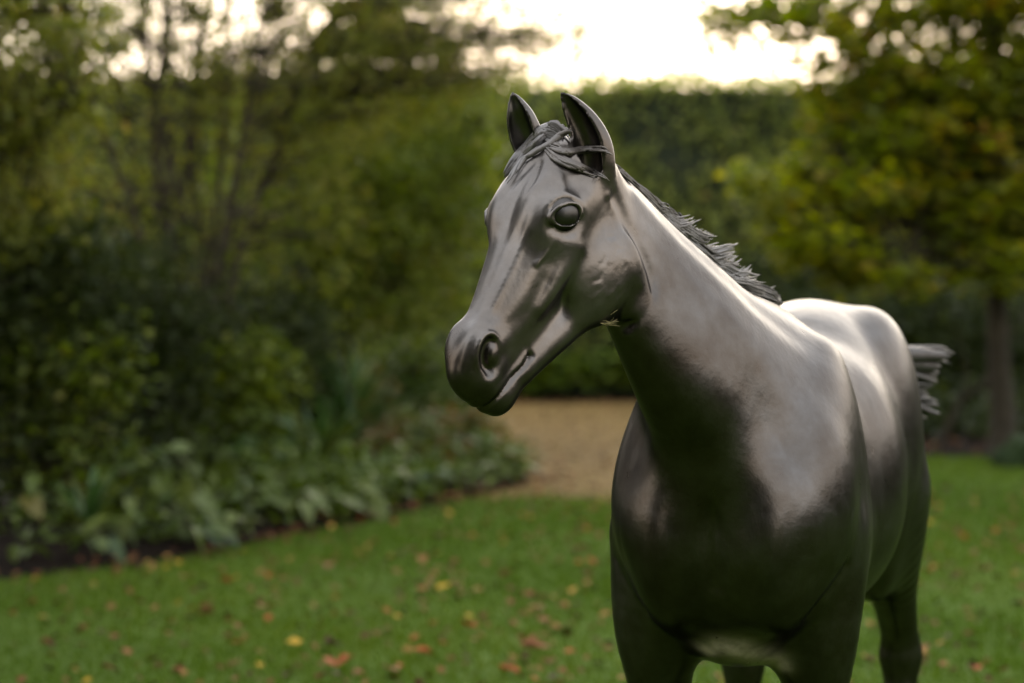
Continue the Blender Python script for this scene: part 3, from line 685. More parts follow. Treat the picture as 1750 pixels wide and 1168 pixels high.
v_ = [(x, y, .004) for x, y in bp]; n_ = len(v_)
for sft, z_ in ((.25, .07), (.6, .11)):
    for (x, y) in bp:
        d_ = vec(-4.6 - x, 18 - y); d_ = d_ / np.linalg.norm(d_); v_.append((x + d_[0] * sft, y + d_[1] * sft, z_))
f_ = [(r * n_ + i, r * n_ + (i + 1) % n_, (r + 1) * n_ + (i + 1) % n_, (r + 1) * n_ + i) for r in (0, 1) for i in range(n_)] + [tuple(2 * n_ + i for i in range(n_))]
tag(mesh_obj('flower_bed', v_, f_, MAT['soil']), kind='structure')
def inside(x, y, poly):
    r = np.zeros(len(x), bool); n = len(poly)
    for i in range(n):
        (x0, y0), (x1, y1) = poly[i], poly[(i + 1) % n]
        c = ((y0 > y) != (y1 > y)) & (x < (x1 - x0) * (y - y0) / (y1 - y0 + 1e-12) + x0); r ^= c
    return r
# short mown grass, thinning with distance
def grass():
    rg = np.random.default_rng(2); n = 340000
    y = 2.6 + 18.6 * rg.uniform(0, 1, n) ** .95; x = rg.uniform(-1, 1, n) * (1.6 + .30 * y)
    k = ~inside(x, y, BED) & ~((x > -.9) & (x < 3.0) & (y > 16.95 + rg.exponential(.35, n))) & ~((x > 2.7) & (y > 20.45)); x, y = x[k], y[k]; n = len(x)
    h = rg.uniform(.022, .048, n) * (.8 + .3 * np.sin(x * 2.1) * np.sin(y * 1.7)); a = rg.uniform(0, 6.283, n); w = rg.uniform(.0025, .005, n) * (.6 + y / 14)
    b = rg.uniform(0, 6.283, n); ln = h * rg.uniform(.2, .9, n)
    B = np.stack([x, y, np.zeros(n)], 1); s = np.stack([np.cos(a) * w, np.sin(a) * w, np.zeros(n)], 1); tp = B + np.stack([np.cos(b) * ln, np.sin(b) * ln, h], 1)
    v = np.stack([B - s, B + s, tp], 1).reshape(-1, 3); f = np.arange(3 * n).reshape(-1, 3)
    t = np.clip(rg.normal(.45, .2, n) + .15 * np.sin(x * 1.3 + y * .8), 0, 1)
    tag(mesh_obj('grass', v, f, MAT['grass'], tint=np.repeat(t, 3)), kind='stuff')
grass()
def pebbles():
    rg = np.random.default_rng(7); n = 9000
    y = rg.uniform(16.7, 28.5, n); x = rg.uniform(-2, 2.9, n); k = ~inside(x, y, BED) & (x < 2.7); x, y = x[k], y[k]; n = len(x)
    r = rg.uniform(.012, .03, n); q = np.array([(1, 0, 0), (-1, 0, 0), (0, 1, 0), (0, -1, 0), (0, 0, .7), (0, 0, -.3)])
    v = (np.stack([x, y, np.full(n, .012)], 1)[:, None] + q[None] * r[:, None, None] * rg.uniform(.6, 1.3, (n, 6, 1))).reshape(-1, 3)
    t = np.array([(0, 2, 4), (2, 1, 4), (1, 3, 4), (3, 0, 4)]); f = (np.arange(n)[:, None, None] * 6 + t[None]).reshape(-1, 3)
    tag(mesh_obj('gravel', v, f, MAT['pebbles'], tint=np.repeat(rg.uniform(0, 1, n), 6)), kind='stuff')
pebbles()
# ------------------------------------------------------------------ hedges
def hedge(name, label, a, b, h, depth, leaf, nleaf, seed, mat='leaf_hedge', both=False):
    rg = np.random.default_rng(seed); a, b = vec(*a, 0), vec(*b, 0); L = np.linalg.norm(b - a); d = (b - a) / L; nr = vec(d[1], -d[0], 0)
    t = thing(name, label, 'hedge', (a + b) / 2); o = (a + b) / 2
    # core: a lumpy box
    nx, nz = int(L / .5), int(h / .4); V = []; F = []
    for s_, off in ((1, .14), (-1, depth - .14)):
        for i in range(nx + 1):
            for j in range(nz + 1):
                p = a + d * L * i / nx - nr * (off + rg.normal(0, .04)) + UP * ((h - .16) * j / nz); V.append(p - o)
    W = (nx + 1) * (nz + 1)
    for s_ in (0, 1):
        for i in range(nx):
            for j in range(nz): q = s_ * W + i * (nz + 1) + j; F.append((q, q + nz + 1, q + nz + 2, q + 1))
    for i in range(nx): q = i * (nz + 1) + nz; F.append((q, q + nz + 1, q + nz + 1 + W, q + W))
    mesh_obj('core', V, F, MAT['hedge_core'], t)
    nf = nleaf; u = rg.uniform(0, L, nf); z = h * rg.uniform(0.02, 1, nf) ** .9
    bulge = .10 * np.sin(u * 1.9 + z * 1.1) + .08 * np.sin(u * .7 - z * 2.3) + .05 * np.sin(u * 4.1 + z * 3.7)
    P1 = a + d * u[:, None] + nr * (bulge + rg.uniform(-.16, .10, nf))[:, None] + UP * z[:, None]
    t1 = .42 + .25 * np.sin(u * 1.1 + z * 1.7) * np.sin(u * .47 + 2) + rg.normal(0, .22, nf)
    nt = nleaf // 5; u = rg.uniform(0, L, nt); w = rg.uniform(-.05, depth, nt)
    P2 = a + d * u[:, None] - nr * w[:, None] + UP * (h - .05 + .05 * np.sin(u * 2.3) + .04 * np.sin(u * 5.9 + 1) + rg.uniform(-.12, .09, nt) + (rg.uniform(0, 1, nt) > .97) * .12)[:, None]
    t2 = .55 + rg.normal(0, .2, nt)
    P = np.concatenate([P1, P2]); T = np.clip(np.concatenate([t1, t2]), 0, 1) * .93 + (rg.uniform(0, 1, len(P)) > .988) * .07
    crown(t, o, P, leaf, MAT[mat], np.clip(T, 0, 1), rg, 'foliage', .5, .62, up=nr * .75 + UP * .75)
    return t
hedge('hedge', 'tall clipped green hedge closing off the garden behind the gravel', (-15, 29.6), (15, 29.6), 3.95, 1.8, .105, 42000, 21)
# hedges and trees round the rest of the lawn, seen mirrored in the bronze
hedge('hedge', 'clipped hedge along the side of the lawn, out of frame beside the horse', (12, 29), (12, -14), 2.8, 1.5, .16, 9000, 22)
# ------------------------------------------------------------------ shrubs and trees
def A(x, y, D): return at(x, y, D)
# multi-stemmed tree in the bed, stems fanning out
b0 = ground_at(345, 800); b0 = vec(-2.25, 17.2, 0)
D0 = 17.2
def st(pts, r): return ([vec(*b0) + vec(RG.normal(0, .10), RG.normal(0, .1), 0)] + [A(x, y, D) for x, y, D in pts], np.linspace(r * .55, r * .2, len(pts) + 1))
stems = [st([(300, 500, 17.2), (262, 250, 17.1), (285, 60, 17.0), (300, -120, 17), (310, -320, 17)], .085),
         st([(345, 480, 17.3), (330, 260, 17.4), (348, 60, 17.4), (372, -120, 17.4), (380, -300, 17.4)], .075),
         st([(325, 470, 17.1), (300, 300, 17), (250, 100, 16.9), (240, -80, 16.9), (225, -260, 16.9)], .055),
         st([(390, 520, 17.3), (455, 300, 17.5), (530, 110, 17.6), (600, -60, 17.6), (650, -230, 17.6)], .060),
         st([(370, 500, 17.3), (405, 300, 17.2), (430, 110, 17.2), (470, -80, 17.2), (500, -260, 17.1)], .050),
         st([(280, 520, 17.0), (215, 330, 16.9), (140, 140, 16.8), (70, -20, 16.7), (20, -200, 16.7)], .055),
         st([(360, 460, 17.4), (380, 250, 17.6), (360, 110, 17.7), (395, -30, 17.7), (420, -200, 17.7)], .035)]
rt_ = np.random.default_rng(33)
for i in range(16):
    x0 = rt_.uniform(215, 430); k_ = (x0 - 320) * rt_.uniform(.3, 1.1) + rt_.normal(0, 25); D_ = 17.2 + rt_.normal(0, .35)
    stems.append(st([(x0, 480, D_), (x0 + k_ * .5, 300, D_), (x0 + k_ * 1.1, 110, D_), (x0 + k_ * 1.7, -80, D_)], rt_.uniform(.016, .032)))
cl = []
rg_ = np.random.default_rng(31)
def cloud(x, y, D, rx, ry, rd, ncl, nl, sp): cl.append((A(x, y, D), (rx * D / 4132, rd, ry * D / 4132), ncl, nl, sp))
cloud(330, -160, 17.2, 480, 190, 1.6, 90, 4800, .09)
cloud(120, 60, 16.9, 190, 150, .9, 60, 2300, .085)
cloud(360, 110, 17.3, 230, 140, .9, 40, 1050, .13)
cloud(560, 110, 17.6, 230, 150, 1., 75, 3300, .09)
cloud(760, 60, 17.8, 190, 110, .8, 45, 2000, .085)
cloud(940, 70, 17.6, 130, 70, .5, 16, 330, .09)
cloud(1015, 45, 17.4, 60, 80, .3, 12, 330, .08)
cloud(330, 70, 17.2, 300, 130, .9, 220, 2300, .20)
cloud(700, 70, 17.7, 230, 120, .9, 200, 1900, .20)
cloud(330, 350, 17.4, 300, 170, .8, 70, 2600, .14)
grow('multi_stem_tree', 'tree with many thin dark stems fanning up and loose olive leaves', 'tree', b0, stems, [(a, b, c, int(d * 1.45), e) for a, b, c, d, e in cl], .050, 'leaf_olive', 41, .25, .5, 60)
# arching shrub right of it
b1 = vec(-1.5, 20.4, 0); cl = []
def st1(pts, r): return ([b1 + vec(RG.normal(0, .1), RG.normal(0, .1), 0)] + [A(x, y, D) for x, y, D in pts], np.linspace(r, r * .3, len(pts) + 1))
cloud(630, 360, 20.2, 210, 210, .9, 150, 8500, .13)
cloud(500, 300, 20.0, 150, 190, .8, 70, 3600, .13)
cloud(740, 300, 20.4, 125, 190, .8, 70, 3600, .13)
cloud(650, 165, 20.3, 210, 80, .7, 40, 1700, .12)
cloud(640, 505, 19.9, 190, 60, .6, 40, 2000, .10)
grow('arching_shrub', 'big rounded shrub of small green leaves behind the horse\'s muzzle', 'shrub', b1,
     [st1([(560, 420, 20.3), (640, 180, 20.2), (720, 20, 20.2)], .04), st1([(600, 420, 20.4), (690, 230, 20.5), (790, 90, 20.5)], .035), st1([(520, 420, 20.2), (470, 220, 20.1), (480, 60, 20.0)], .04), st1([(640, 450, 20.3), (760, 330, 20.3), (830, 240, 20.2)], .03)],
     cl, .075, 'leaf_green', 42, .3, .55, 50)
# dark evergreen shrubs filling the left of the bed
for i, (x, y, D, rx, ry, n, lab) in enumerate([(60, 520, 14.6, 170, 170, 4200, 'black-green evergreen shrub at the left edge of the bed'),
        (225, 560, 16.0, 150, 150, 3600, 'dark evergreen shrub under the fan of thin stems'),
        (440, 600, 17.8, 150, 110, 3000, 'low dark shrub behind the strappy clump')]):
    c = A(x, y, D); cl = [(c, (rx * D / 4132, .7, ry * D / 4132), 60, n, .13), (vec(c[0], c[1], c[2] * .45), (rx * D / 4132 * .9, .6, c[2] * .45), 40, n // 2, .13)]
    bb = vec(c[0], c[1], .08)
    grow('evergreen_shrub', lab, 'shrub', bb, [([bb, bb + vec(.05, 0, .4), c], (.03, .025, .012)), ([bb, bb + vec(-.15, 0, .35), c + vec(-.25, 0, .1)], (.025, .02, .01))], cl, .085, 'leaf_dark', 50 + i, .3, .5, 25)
# leafy boughs at the upper left, from a tree standing just outside the frame
b2 = vec(-4.6, 14.2, 0); cl = []
cloud(-60, 60, 14.0, 210, 190, .9, 90, 3200, .12); cloud(70, 200, 14.0, 120, 70, .6, 36, 1100, .10); cloud(60, 20, 13.8, 130, 90, .6, 36, 900, .11); cloud(-40, 330, 14.2, 160, 120, .6, 50, 2000, .12)
cloud(-240, -180, 14.0, 190, 170, .8, 60, 2200, .14)
cloud(-230, 120, 14.1, 120, 200, .7, 50, 1600, .14)
def b2p(*q): return [A(*p) for p in q]
grow('bough_tree', 'tree leaning in at the left edge with yellowing leafy boughs', 'tree', b2,
     [([b2] + b2p((-330, 300, 14.2), (-260, 0, 14.1), (-230, -250, 14.)), (.12, .10, .08, .05)), (b2p((-300, 200, 14.1), (-140, 90, 14.0), (0, 40, 13.9), (110, 20, 13.8)), (.05, .035, .022, .01)), (b2p((-310, 330, 14.1), (-150, 230, 14.0), (-10, 200, 14.0), (120, 190, 13.9)), (.045, .03, .02, .01))],
     cl, .07, 'leaf_olive', 43, .3, .5, 30)
# mid-green shrubs in the bed between the leafy plants and the arching shrub
for i, (x, y, D, rx, ry, n, lab) in enumerate([(520, 660, 20.0, 95, 75, 1500, 'mid-green shrub in the bed to the left of the strappy clump'), (690, 640, 20.6, 85, 60, 1300, 'bright green shrub at the gravel end of the bed'), (400, 650, 17.0, 100, 80, 1500, 'green shrub in the bed below the many thin stems'), (770, 660, 22.5, 70, 55, 1000, 'small green shrub just below the horse\'s muzzle'), (110, 620, 14.4, 110, 70, 1300, 'green shrub low at the left end of the bed')]):
    c = A(x, y, D); rx_, ry_ = rx * D / 4132, ry * D / 4132; bb = vec(c[0], c[1], .08)
    grow('leafy_shrub', lab, 'shrub', bb, [([bb, bb + vec(.03, 0, .2), c], (.018, .014, .006)), ([bb, bb + vec(-.1, .03, .2), c + vec(-.2, 0, .05)], (.016, .012, .006))], [(c, (rx_, .45, ry_), 40, n, .10), (vec(c[0], c[1], c[2] * .5), (rx_ * .9, .4, c[2] * .45), 24, n // 2, .10)], .085, ['leaf_green', 'leaf_cover'][i % 2], 160 + i, .5, .55, 20)
# the maple on the right
b3 = vec(4.12, 20.3, 0); cl = []
for (x, y, D, rx, ry, rd, k, n, sp) in [(1480, 330, 20.0, 150, 55, .8, 46, 1900, .10), (1400, 420, 19.6, 110, 40, .6, 30, 950, .09), (1560, 230, 20.2, 200, 60, .9, 56, 2300, .10), (1650, 350, 20.2, 150, 80, .9, 56, 2600, .11),
        (1640, 130, 20.4, 190, 70, 1., 56, 2500, .11), (1480, 130, 20.3, 150, 50, .8, 30, 900, .09), (1400, 40, 20.4, 190, 60, .9, 34, 950, .10), (1640, 0, 20.5, 200, 70, 1., 60, 2800, .11), (1280, 35, 20.3, 120, 34, .5, 16, 420, .09),
        (1600, -150, 20.5, 330, 110, 1.4, 80, 2000, .12), (1490, 470, 19.6, 110, 24, .5, 18, 480, .08), (1700, 450, 19.8, 100, 40, .6, 24, 800, .10), (1340, 330, 19.8, 75, 60, .5, 20, 560, .09), (1850, 200, 20.3, 150, 300, 1.2, 110, 5200, .14)]:
    cloud(x, y, D, rx, ry, rd, k, n, sp)
grow('maple_tree', 'spreading maple with yellow-green layered leaves turning orange', 'tree', b3,
     [([b3, A(1712, 700, 20.3), A(1705, 540, 20.2), A(1712, 380, 20.2), A(1700, 200, 20.3), A(1690, 0, 20.3), A(1680, -180, 20.3)], (.14, .105, .09, .08, .07, .055, .03)),
      ([A(1712, 400, 20.2), A(1640, 330, 20.1), A(1540, 310, 20.0), A(1430, 320, 19.8)], (.06, .045, .03, .012)), ([A(1705, 300, 20.2), A(1640, 200, 20.2), A(1540, 120, 20.3), A(1400, 50, 20.4), A(1280, 35, 20.3)], (.065, .05, .035, .02, .008)),
      ([A(1710, 460, 20.2), A(1620, 460, 19.9), A(1520, 465, 19.6)], (.04, .025, .01)), ([A(1700, 250, 20.3), A(1780, 120, 20.3), A(1850, 0, 20.3)], (.07, .05, .02))],
     [(a, b, c, int(d * .82), e) for a, b, c, d, e in cl], .115, 'leaf_maple', 44, .75, .85, 70)
# dark thicket under the maple and hedge foot
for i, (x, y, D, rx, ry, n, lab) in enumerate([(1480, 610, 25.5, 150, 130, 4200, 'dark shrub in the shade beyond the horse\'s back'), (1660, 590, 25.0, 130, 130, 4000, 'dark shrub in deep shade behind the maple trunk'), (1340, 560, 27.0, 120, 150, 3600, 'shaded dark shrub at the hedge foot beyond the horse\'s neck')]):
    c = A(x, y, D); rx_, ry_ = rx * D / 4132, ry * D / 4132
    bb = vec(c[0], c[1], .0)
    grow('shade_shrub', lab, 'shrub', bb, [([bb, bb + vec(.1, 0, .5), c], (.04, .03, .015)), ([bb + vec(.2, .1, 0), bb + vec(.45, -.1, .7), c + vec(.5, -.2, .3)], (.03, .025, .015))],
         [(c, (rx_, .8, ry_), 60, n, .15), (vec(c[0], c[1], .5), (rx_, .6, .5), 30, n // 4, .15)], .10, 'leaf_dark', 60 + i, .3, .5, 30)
sp = thing('sapling', 'thin bare leaning stem below the maple beside the horse\'s tail', 'sapling', ground_at(1600, 775))
o_ = ground_at(1600, 775)
tubes([([vec(0, 0, 0), A(1640, 690, 20.9) - o_, A(1685, 650, 20.9) - o_, A(1730, 560, 21.) - o_], (.035, .032, .028, .018))], 7).build('trunk', MAT['bark'], sp)
tubes([([A(1640, 690, 20.9) - o_, A(1652, 640, 20.9) - o_, A(1632, 560, 20.9) - o_], (.02, .015, .008))], 6).build('branch', MAT['bark'], sp)
# mossy hump at the foot of the maple
def hump(name, label, c, r, mat):
    bm = bmesh.new(); bmesh.ops.create_icosphere(bm, subdivisions=4, radius=1)
    for v in bm.verts:
        n = 1 + .10 * math.sin(v.co.x * 5 + v.co.z * 3) + .07 * math.sin(v.co.y * 9 - v.co.x * 4) + RG.normal(0, .015)
        v.co = Vector((v.co.x * r[0] * n, v.co.y * r[1] * n, v.co.z * r[2] * n))
    me = bpy.data.meshes.new(name); bm.to_mesh(me); bm.free(); me.materials.append(MAT[mat]); me.shade_smooth()
    o = bpy.data.objects.new(name, me); scene.collection.objects.link(o); o.location = c
    return tag(o, label, 'mound')
hump('mossy_mound', 'round mossy green hump on the lawn at the foot of the maple', A(1738, 798, 19.4) * vec(1, 1, 0) + vec(.07, 0, .07), (.25, .24, .18), 'moss')
# leafy ground cover along the far edge of the gravel
def cover():
    rg = np.random.default_rng(71); P = []
    for i in range(90):
        x = rg.uniform(600, 1130); D = rg.uniform(28.55, 29.3); c = A(x, 0, D); hh = rg.uniform(.25, .62)
        m = 55; P.append(np.stack([c[0] + rg.normal(0, .16, m), D + rg.normal(0, .12, m), hh * rg.uniform(.45, 1.05, m)], 1))
    P = np.concatenate(P); v, f = leaves(P, .15, rg, .9, .7)
    tag(mesh_obj('ground_cover', v, f, MAT['leaf_cover'], tint=np.repeat(rg.uniform(0, 1, len(P)), 4)), kind='stuff')
    rg = np.random.default_rng(72); P = []
    for i in range(110):
        x, y = rg.uniform(-7.5, -3.6), rg.uniform(11.5, 24); m = 34; hh = rg.uniform(.3, .8); P.append(np.stack([x + rg.normal(0, .2, m), y + rg.normal(0, .2, m), .08 + hh * rg.uniform(.1, 1., m)], 1))
    for i in range(460):                       # tangled low growth, rising away from the lawn
        y = 12.6 + 12.4 * rg.uniform(0, 1) ** .75; e = np.interp(y, [12.8, 14.6], [.32, -.12]) + rg.uniform(0, 1) ** 1.15 * 3.4; x = np.interp(y, [12, 15, 18, 20, 24], [-2.6, -1.1, .0, -.25, -1.0]) - .05 - e
        hh = (rg.uniform(.14, .34) + .26 * min(e, 2.2)) * np.interp(y, [12.5, 16], [.6, 1]); m = 30; P.append(np.stack([x + rg.normal(0, .16, m), y + rg.normal(0, .16, m), .05 + hh * rg.uniform(.1, 1., m)], 1))
    P = np.concatenate(P); v, f = leaves(P, .085, rg, .6, .6)
    tag(mesh_obj('creeping_foliage', v, f, MAT['leaf_cover'], tint=np.repeat(rg.uniform(0, .8, len(P)), 4)), kind='stuff')
    rg = np.random.default_rng(73); P = []
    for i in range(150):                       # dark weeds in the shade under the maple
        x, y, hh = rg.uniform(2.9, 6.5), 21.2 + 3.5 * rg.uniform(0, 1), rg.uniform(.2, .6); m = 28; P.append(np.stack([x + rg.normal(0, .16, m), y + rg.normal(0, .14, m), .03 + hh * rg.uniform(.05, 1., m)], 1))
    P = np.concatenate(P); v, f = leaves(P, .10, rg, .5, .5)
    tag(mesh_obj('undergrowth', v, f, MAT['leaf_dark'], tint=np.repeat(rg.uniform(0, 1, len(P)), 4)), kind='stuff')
cover()
# unseen dark trees added left of the frame to shade the lawn
for i, (x, y, hh, r, lab) in enumerate([(-5.2, 8.0, 6.0, 1.7, 'dense dark evergreen added outside the left of the view for shade'), (-5.0, 11.0, 5.5, 1.4, 'second added shade evergreen, unseen at the left beside the end of the bed')]):
    bb = vec(x, y, 0)
    grow('added_evergreen', lab, 'tree', bb, [([bb, bb + vec(.1, 0, hh * .4), bb + vec(0, .1, hh * .85)], (.14, .10, .03))], [(bb + vec(0, 0, hh * .52), (r, r, hh * .47), 120, 5200, .24)], .2, 'leaf_dark', 90 + i, .2, .5, 20)
# big trees behind the camera, mirrored in the bronze
for i, (x, y, h, r, lab) in enumerate([(-9.5, -7, 5.5, 2.4, 'smaller dark tree far behind the viewer on the left'), (-4.6, -6.5, 10, 3.0, 'tall dark tree behind the viewer, left of centre'), (-.4, -7.5, 11, 3.2, 'tall dark tree behind the viewer, near the centre'), (3.6, -8.0, 9, 2.8, 'dark tree behind the viewer, right of centre'), (-9.5, 2, 5, 2.2, 'low dark tree beside the lawn on the left')]):
    bb = vec(x, y, 0)
    grow('shade_tree', lab, 'tree', bb, [([bb, bb + vec(.1, 0, h * .4), bb + vec(0, .1, h * .8)], (.22, .16, .05))], [(bb + vec(0, 0, h * .56), (r, r, h * .44), 90, 3600, .42), (bb + vec(0, 0, h * .22), (r * .8, r * .8, h * .2), 40, 1300, .42)], .42, 'leaf_dark', 80 + i, .2, .6, 20)
# ------------------------------------------------------------------ broad-leaved plants along the bed
def heart(seed, fold=.18, curl=.25, long=1.):
    # a heart-shaped blade, base at the origin, tip along +x, with midrib fold, wavy rim and a real underside
    rg = np.random.default_rng(seed); half = [(-.08, .0), (-.10, .20), (.02, .36), (.22, .43), (.45, .38), (.68, .25), (.88, .10), (1.0, 0)]
    V = []; n = len(half)
    for i, (x, w) in enumerate(half):
        xm = [0, .0, .08, .22, .45, .68, .88, 1.0][i]
        z = lambda x_: -curl * x_ ** 2
        wv = rg.normal(0, .02)
        V += [(xm * long, 0, z(xm)), (x * long, w, z(x) + fold * w + wv), (x * long, -w, z(x) + fold * w - wv)]
    F = []
    for i in range(n - 1):
        a = i * 3; F += [(a, a + 1, a + 4, a + 3), (a, a + 3, a + 5, a + 2)]
    return np.array(V), F
LEAF = {}
for mn in ('big_green', 'big_pale', 'big_dark', 'big_yellow'):
    for q in range(3):
        me = bpy.data.meshes.new('leaf'); V, F = heart(q, .12 + .12 * q, .15 + .22 * q, [1.15, 1.5, 1.0][q]); fast_mesh(me, V, F); me.materials.append(MAT[mn])
        me.polygons.foreach_set('use_smooth', np.ones(len(me.polygons), bool)); LEAF[mn, q] = me
def plant(label, x, y, n, size, h, mats, seed, z0=.08, spread=1.):
    rg = np.random.default_rng(seed)
    t = thing('broadleaf_plant', label, 'plant', (x, y, z0), group='leafy plants along the bed edge')
    pet = []
    for i in range(n):
        a = rg.uniform(0, 6.283); el = rg.uniform(.3, 1.25); L = h * rg.uniform(.6, 1.1)
        e = vec(math.cos(a) * math.cos(el) * spread, math.sin(a) * math.cos(el) * spread, math.sin(el)) * L
        mid = e * .5 + vec(0, 0, L * .12)
        pet.append(([vec(0, 0, 0), mid, e], (.006, .005, .003)))
        o = bpy.data.objects.new('leaf', LEAF[mats[int(rg.integers(0, len(mats)))], int(rg.integers(0, 3))]); scene.collection.objects.link(o); o.parent = t
        s = size * .8 * rg.uniform(.6, 1.2); o.scale = (s, s, s); o.location = e
        o.rotation_euler = (rg.normal(0, .35), rg.uniform(-.1, .95), a + rg.normal(0, .5))
    tubes(pet, 5, 5).build('stalk', MAT['stem'], t)
    return t
G, Pl, Dk, Ye = 'big_green', 'big_pale', 'big_dark', 'big_yellow'
PL = [  # bearing of the crown, distance, leaves, leaf size, height, colours, what sets it apart
 (25, 735, 13.6, 5, .15, .45, (Ye, Ye, G), 'yellowing leafy plant at the far left of the bed'),
 (205, 625, 15.4, 6, .17, .55, (G, Dk), 'leafy plant half lost in the shade under the dark shrub'),
 (120, 690, 14.6, 6, .15, .5, (G, G, Dk), 'small leafy plant at the foot of the black-green shrub'),
 (42, 960, 12.75, 4, .13, .14, (G,), 'low bright green leaves nearest the lawn at the left'),
 (165, 930, 12.9, 5, .13, .18, (G, Dk), 'few bright leaves low on bare soil by the lawn edge'),
 (230, 885, 13.3, 7, .17, .32, (G, Pl), 'pale drooping leaves over the soil near the left corner'),
 (255, 805, 13.8, 8, .19, .42, (G, Pl, Dk), 'leafy plant with one large pale leaf, left part of the bed'),
 (340, 775, 14.5, 9, .22, .5, (G, G, Pl), 'plant with long hanging green leaves, mid bed'),
 (430, 795, 14.7, 9, .26, .45, (G, G), 'plant with the broadest green leaves, mid bed'),
 (320, 880, 13.5, 7, .15, .28, (Dk, G), 'dim low plant at the bed edge left of the pale leaves'),
 (400, 905, 13.9, 7, .14, .22, (Dk, G, Pl), 'low plant with small dull leaves at the bed edge'),
 (495, 815, 14.9, 10, .17, .40, (Pl, G, Pl), 'plant with clustered round pale leaves'),
 (530, 860, 14.8, 8, .17, .30, (G, Pl), 'leafy plant at the lawn edge under the round pale leaves'),
 (575, 835, 15.3, 10, .23, .36, (Pl, G, G), 'plant with large grey-green leaves hanging to the grass'),
 (610, 850, 15.6, 9, .24, .32, (Pl, Pl, G), 'plant with long pale leaves touching the lawn'),
 (660, 810, 16.2, 9, .19, .38, (G, Pl), 'green plant next to the long pale leaves'),
 (720, 815, 16.7, 9, .16, .36, (G, Dk, Pl), 'green plant near the corner of the gravel'),
 (560, 750, 16.4, 9, .19, .50, (G, Dk), 'taller plant behind the grey-green leaves'),
 (650, 745, 17.2, 9, .17, .48, (G, G, Pl), 'plant rising behind the green leaves by the lawn'),
 (770, 790, 17.3, 9, .15, .36, (G, Pl), 'bushy plant just short of the gravel corner'),
 (840, 770, 18.0, 10, .15, .40, (Pl, G, G), 'plant at the gravel corner with blue-green leaves'),
 (870, 800, 17.9, 9, .15, .26, (G, Pl), 'low plant spilling onto the gravel'),
 (800, 720, 18.8, 9, .15, .48, (G, G, Ye), 'leafy plant in front of the gravel with a yellow leaf'),
 (720, 715, 18.6, 9, .16, .50, (G, Dk), 'plant in the middle of the bed beside the gravel'),
 (470, 720, 16.6, 8, .18, .55, (Dk, G), 'shaded plant below the low dark shrub'),
 (380, 700, 16.2, 8, .18, .55, (Dk, G), 'shaded plant at the foot of the many-stemmed tree'),
 (300, 690, 15.8, 7, .17, .52, (Dk, G), 'shaded leaves left of the many-stemmed tree'),
 (640, 650, 20.5, 8, .17, .60, (G, Pl), 'leaves below the strappy clump near the far gravel')]
for i, (x, y, D, n, s, h, ms, lab) in enumerate(PL):
    p = A(x, y, D); plant(lab, p[0], p[1], n, s, max(.10, min(h, p[2] + .02)), ms, 100 + i)
# low bush with reddish leaves by the gravel corner
for i, (x, y, D, lab) in enumerate([(700, 770, 17.6, 'low bush with reddish leaves between the green plants'), (790, 745, 18.9, 'reddish-leaved bush beside the tan gravel'), (590, 690, 18.6, 'reddish-green bush in front of the strappy clump')]):
    c = A(x, y, D); bb = vec(c[0], c[1], .08)
    grow('low_bush', lab, 'bush', bb, [([bb, bb + vec(.03, 0, .12), c], (.012, .01, .005)), ([bb, bb + vec(-.1, .03, .1), c + vec(-.2, 0, 0)], (.012, .01, .005))], [(c, (.38, .3, .22), 26, 700, .07)], .075, 'leaf_red', 140 + i, .5, .6, 20, 'stem')
# strappy clumps
def strappy(label, x, y, D, n, L, seed):
    rg = np.random.default_rng(seed); c = A(x, y, D); base = vec(c[0], c[1], .08)
    t = thing('strappy_clump', label, 'plant', base)
    for i in range(n):
        a = rg.uniform(0, 6.283); ln = L * rg.uniform(.6, 1.1); out = rg.uniform(.25, .75); u = np.linspace(0, 1, 9)
        r = ln * out * (u ** 1.4); z = ln * (u * 1.05 - .62 * out * u ** 2.6); w = .019 * np.sin(np.pi * np.clip(u * .93 + .07, 0, 1)) ** .6 + .001
        C_ = np.stack([np.cos(a) * r, np.sin(a) * r, z], 1); s = vec(-math.sin(a), math.cos(a), 0)
        V = np.concatenate([C_ + s * w[:, None] + UP * .006, C_ - UP * .002, C_ - s * w[:, None] + UP * .006]); F = []
        for j in range(8): F += [(j, j + 1, j + 10, j + 9), (j + 9, j + 10, j + 19, j + 18)]
        mesh_obj('leaf', V, F, MAT['strap_green' if i % 3 else 'big_pale'], t, True)
strappy('arching strap-leaved clump with shiny blades beyond the bed plants', 600, 600, 17.9, 54, 1.25, 151)
strappy('smaller clump of strap leaves lower in front of the shiny one', 545, 650, 16.8, 26, .8, 152)
strappy('grassy strap leaves drooping over the soil at the left', 150, 860, 13.4, 18, .55, 153)
# ------------------------------------------------------------------ fallen leaves
FL = {}
def fallen_mesh(q, mn):
    rg = np.random.default_rng(200 + q); n = 9; V = [(0, 0, .006)]
    for i in range(n):
        a = i / n * 6.283; r = (.5 + .22 * math.cos(a)) * (1 + (.28 if i % 2 else -.18) * (q % 2) + rg.normal(0, .08)); V.append((r * math.cos(a), r * .72 * math.sin(a), .10 * abs(rg.normal()) + (.22 if q > 1 else .10) * abs(math.sin(a))))
    F = [(0, 1 + i, 1 + (i + 1) % n) for i in range(n)] + []
    me = bpy.data.meshes.new('fallen_leaf'); fast_mesh(me, np.array(V), F); me.materials.append(MAT[mn]); me.polygons.foreach_set('use_smooth', np.ones(len(me.polygons), bool)); return me
WORDS = dict(fall_rust='rusty orange', fall_brown='brown', fall_tan='tan', fall_yellow='yellow', fall_pink='pinkish brown', fall_dark='dark curled')
for mn in WORDS:
    for q in range(4): FL[mn, q] = fallen_mesh(q, mn)
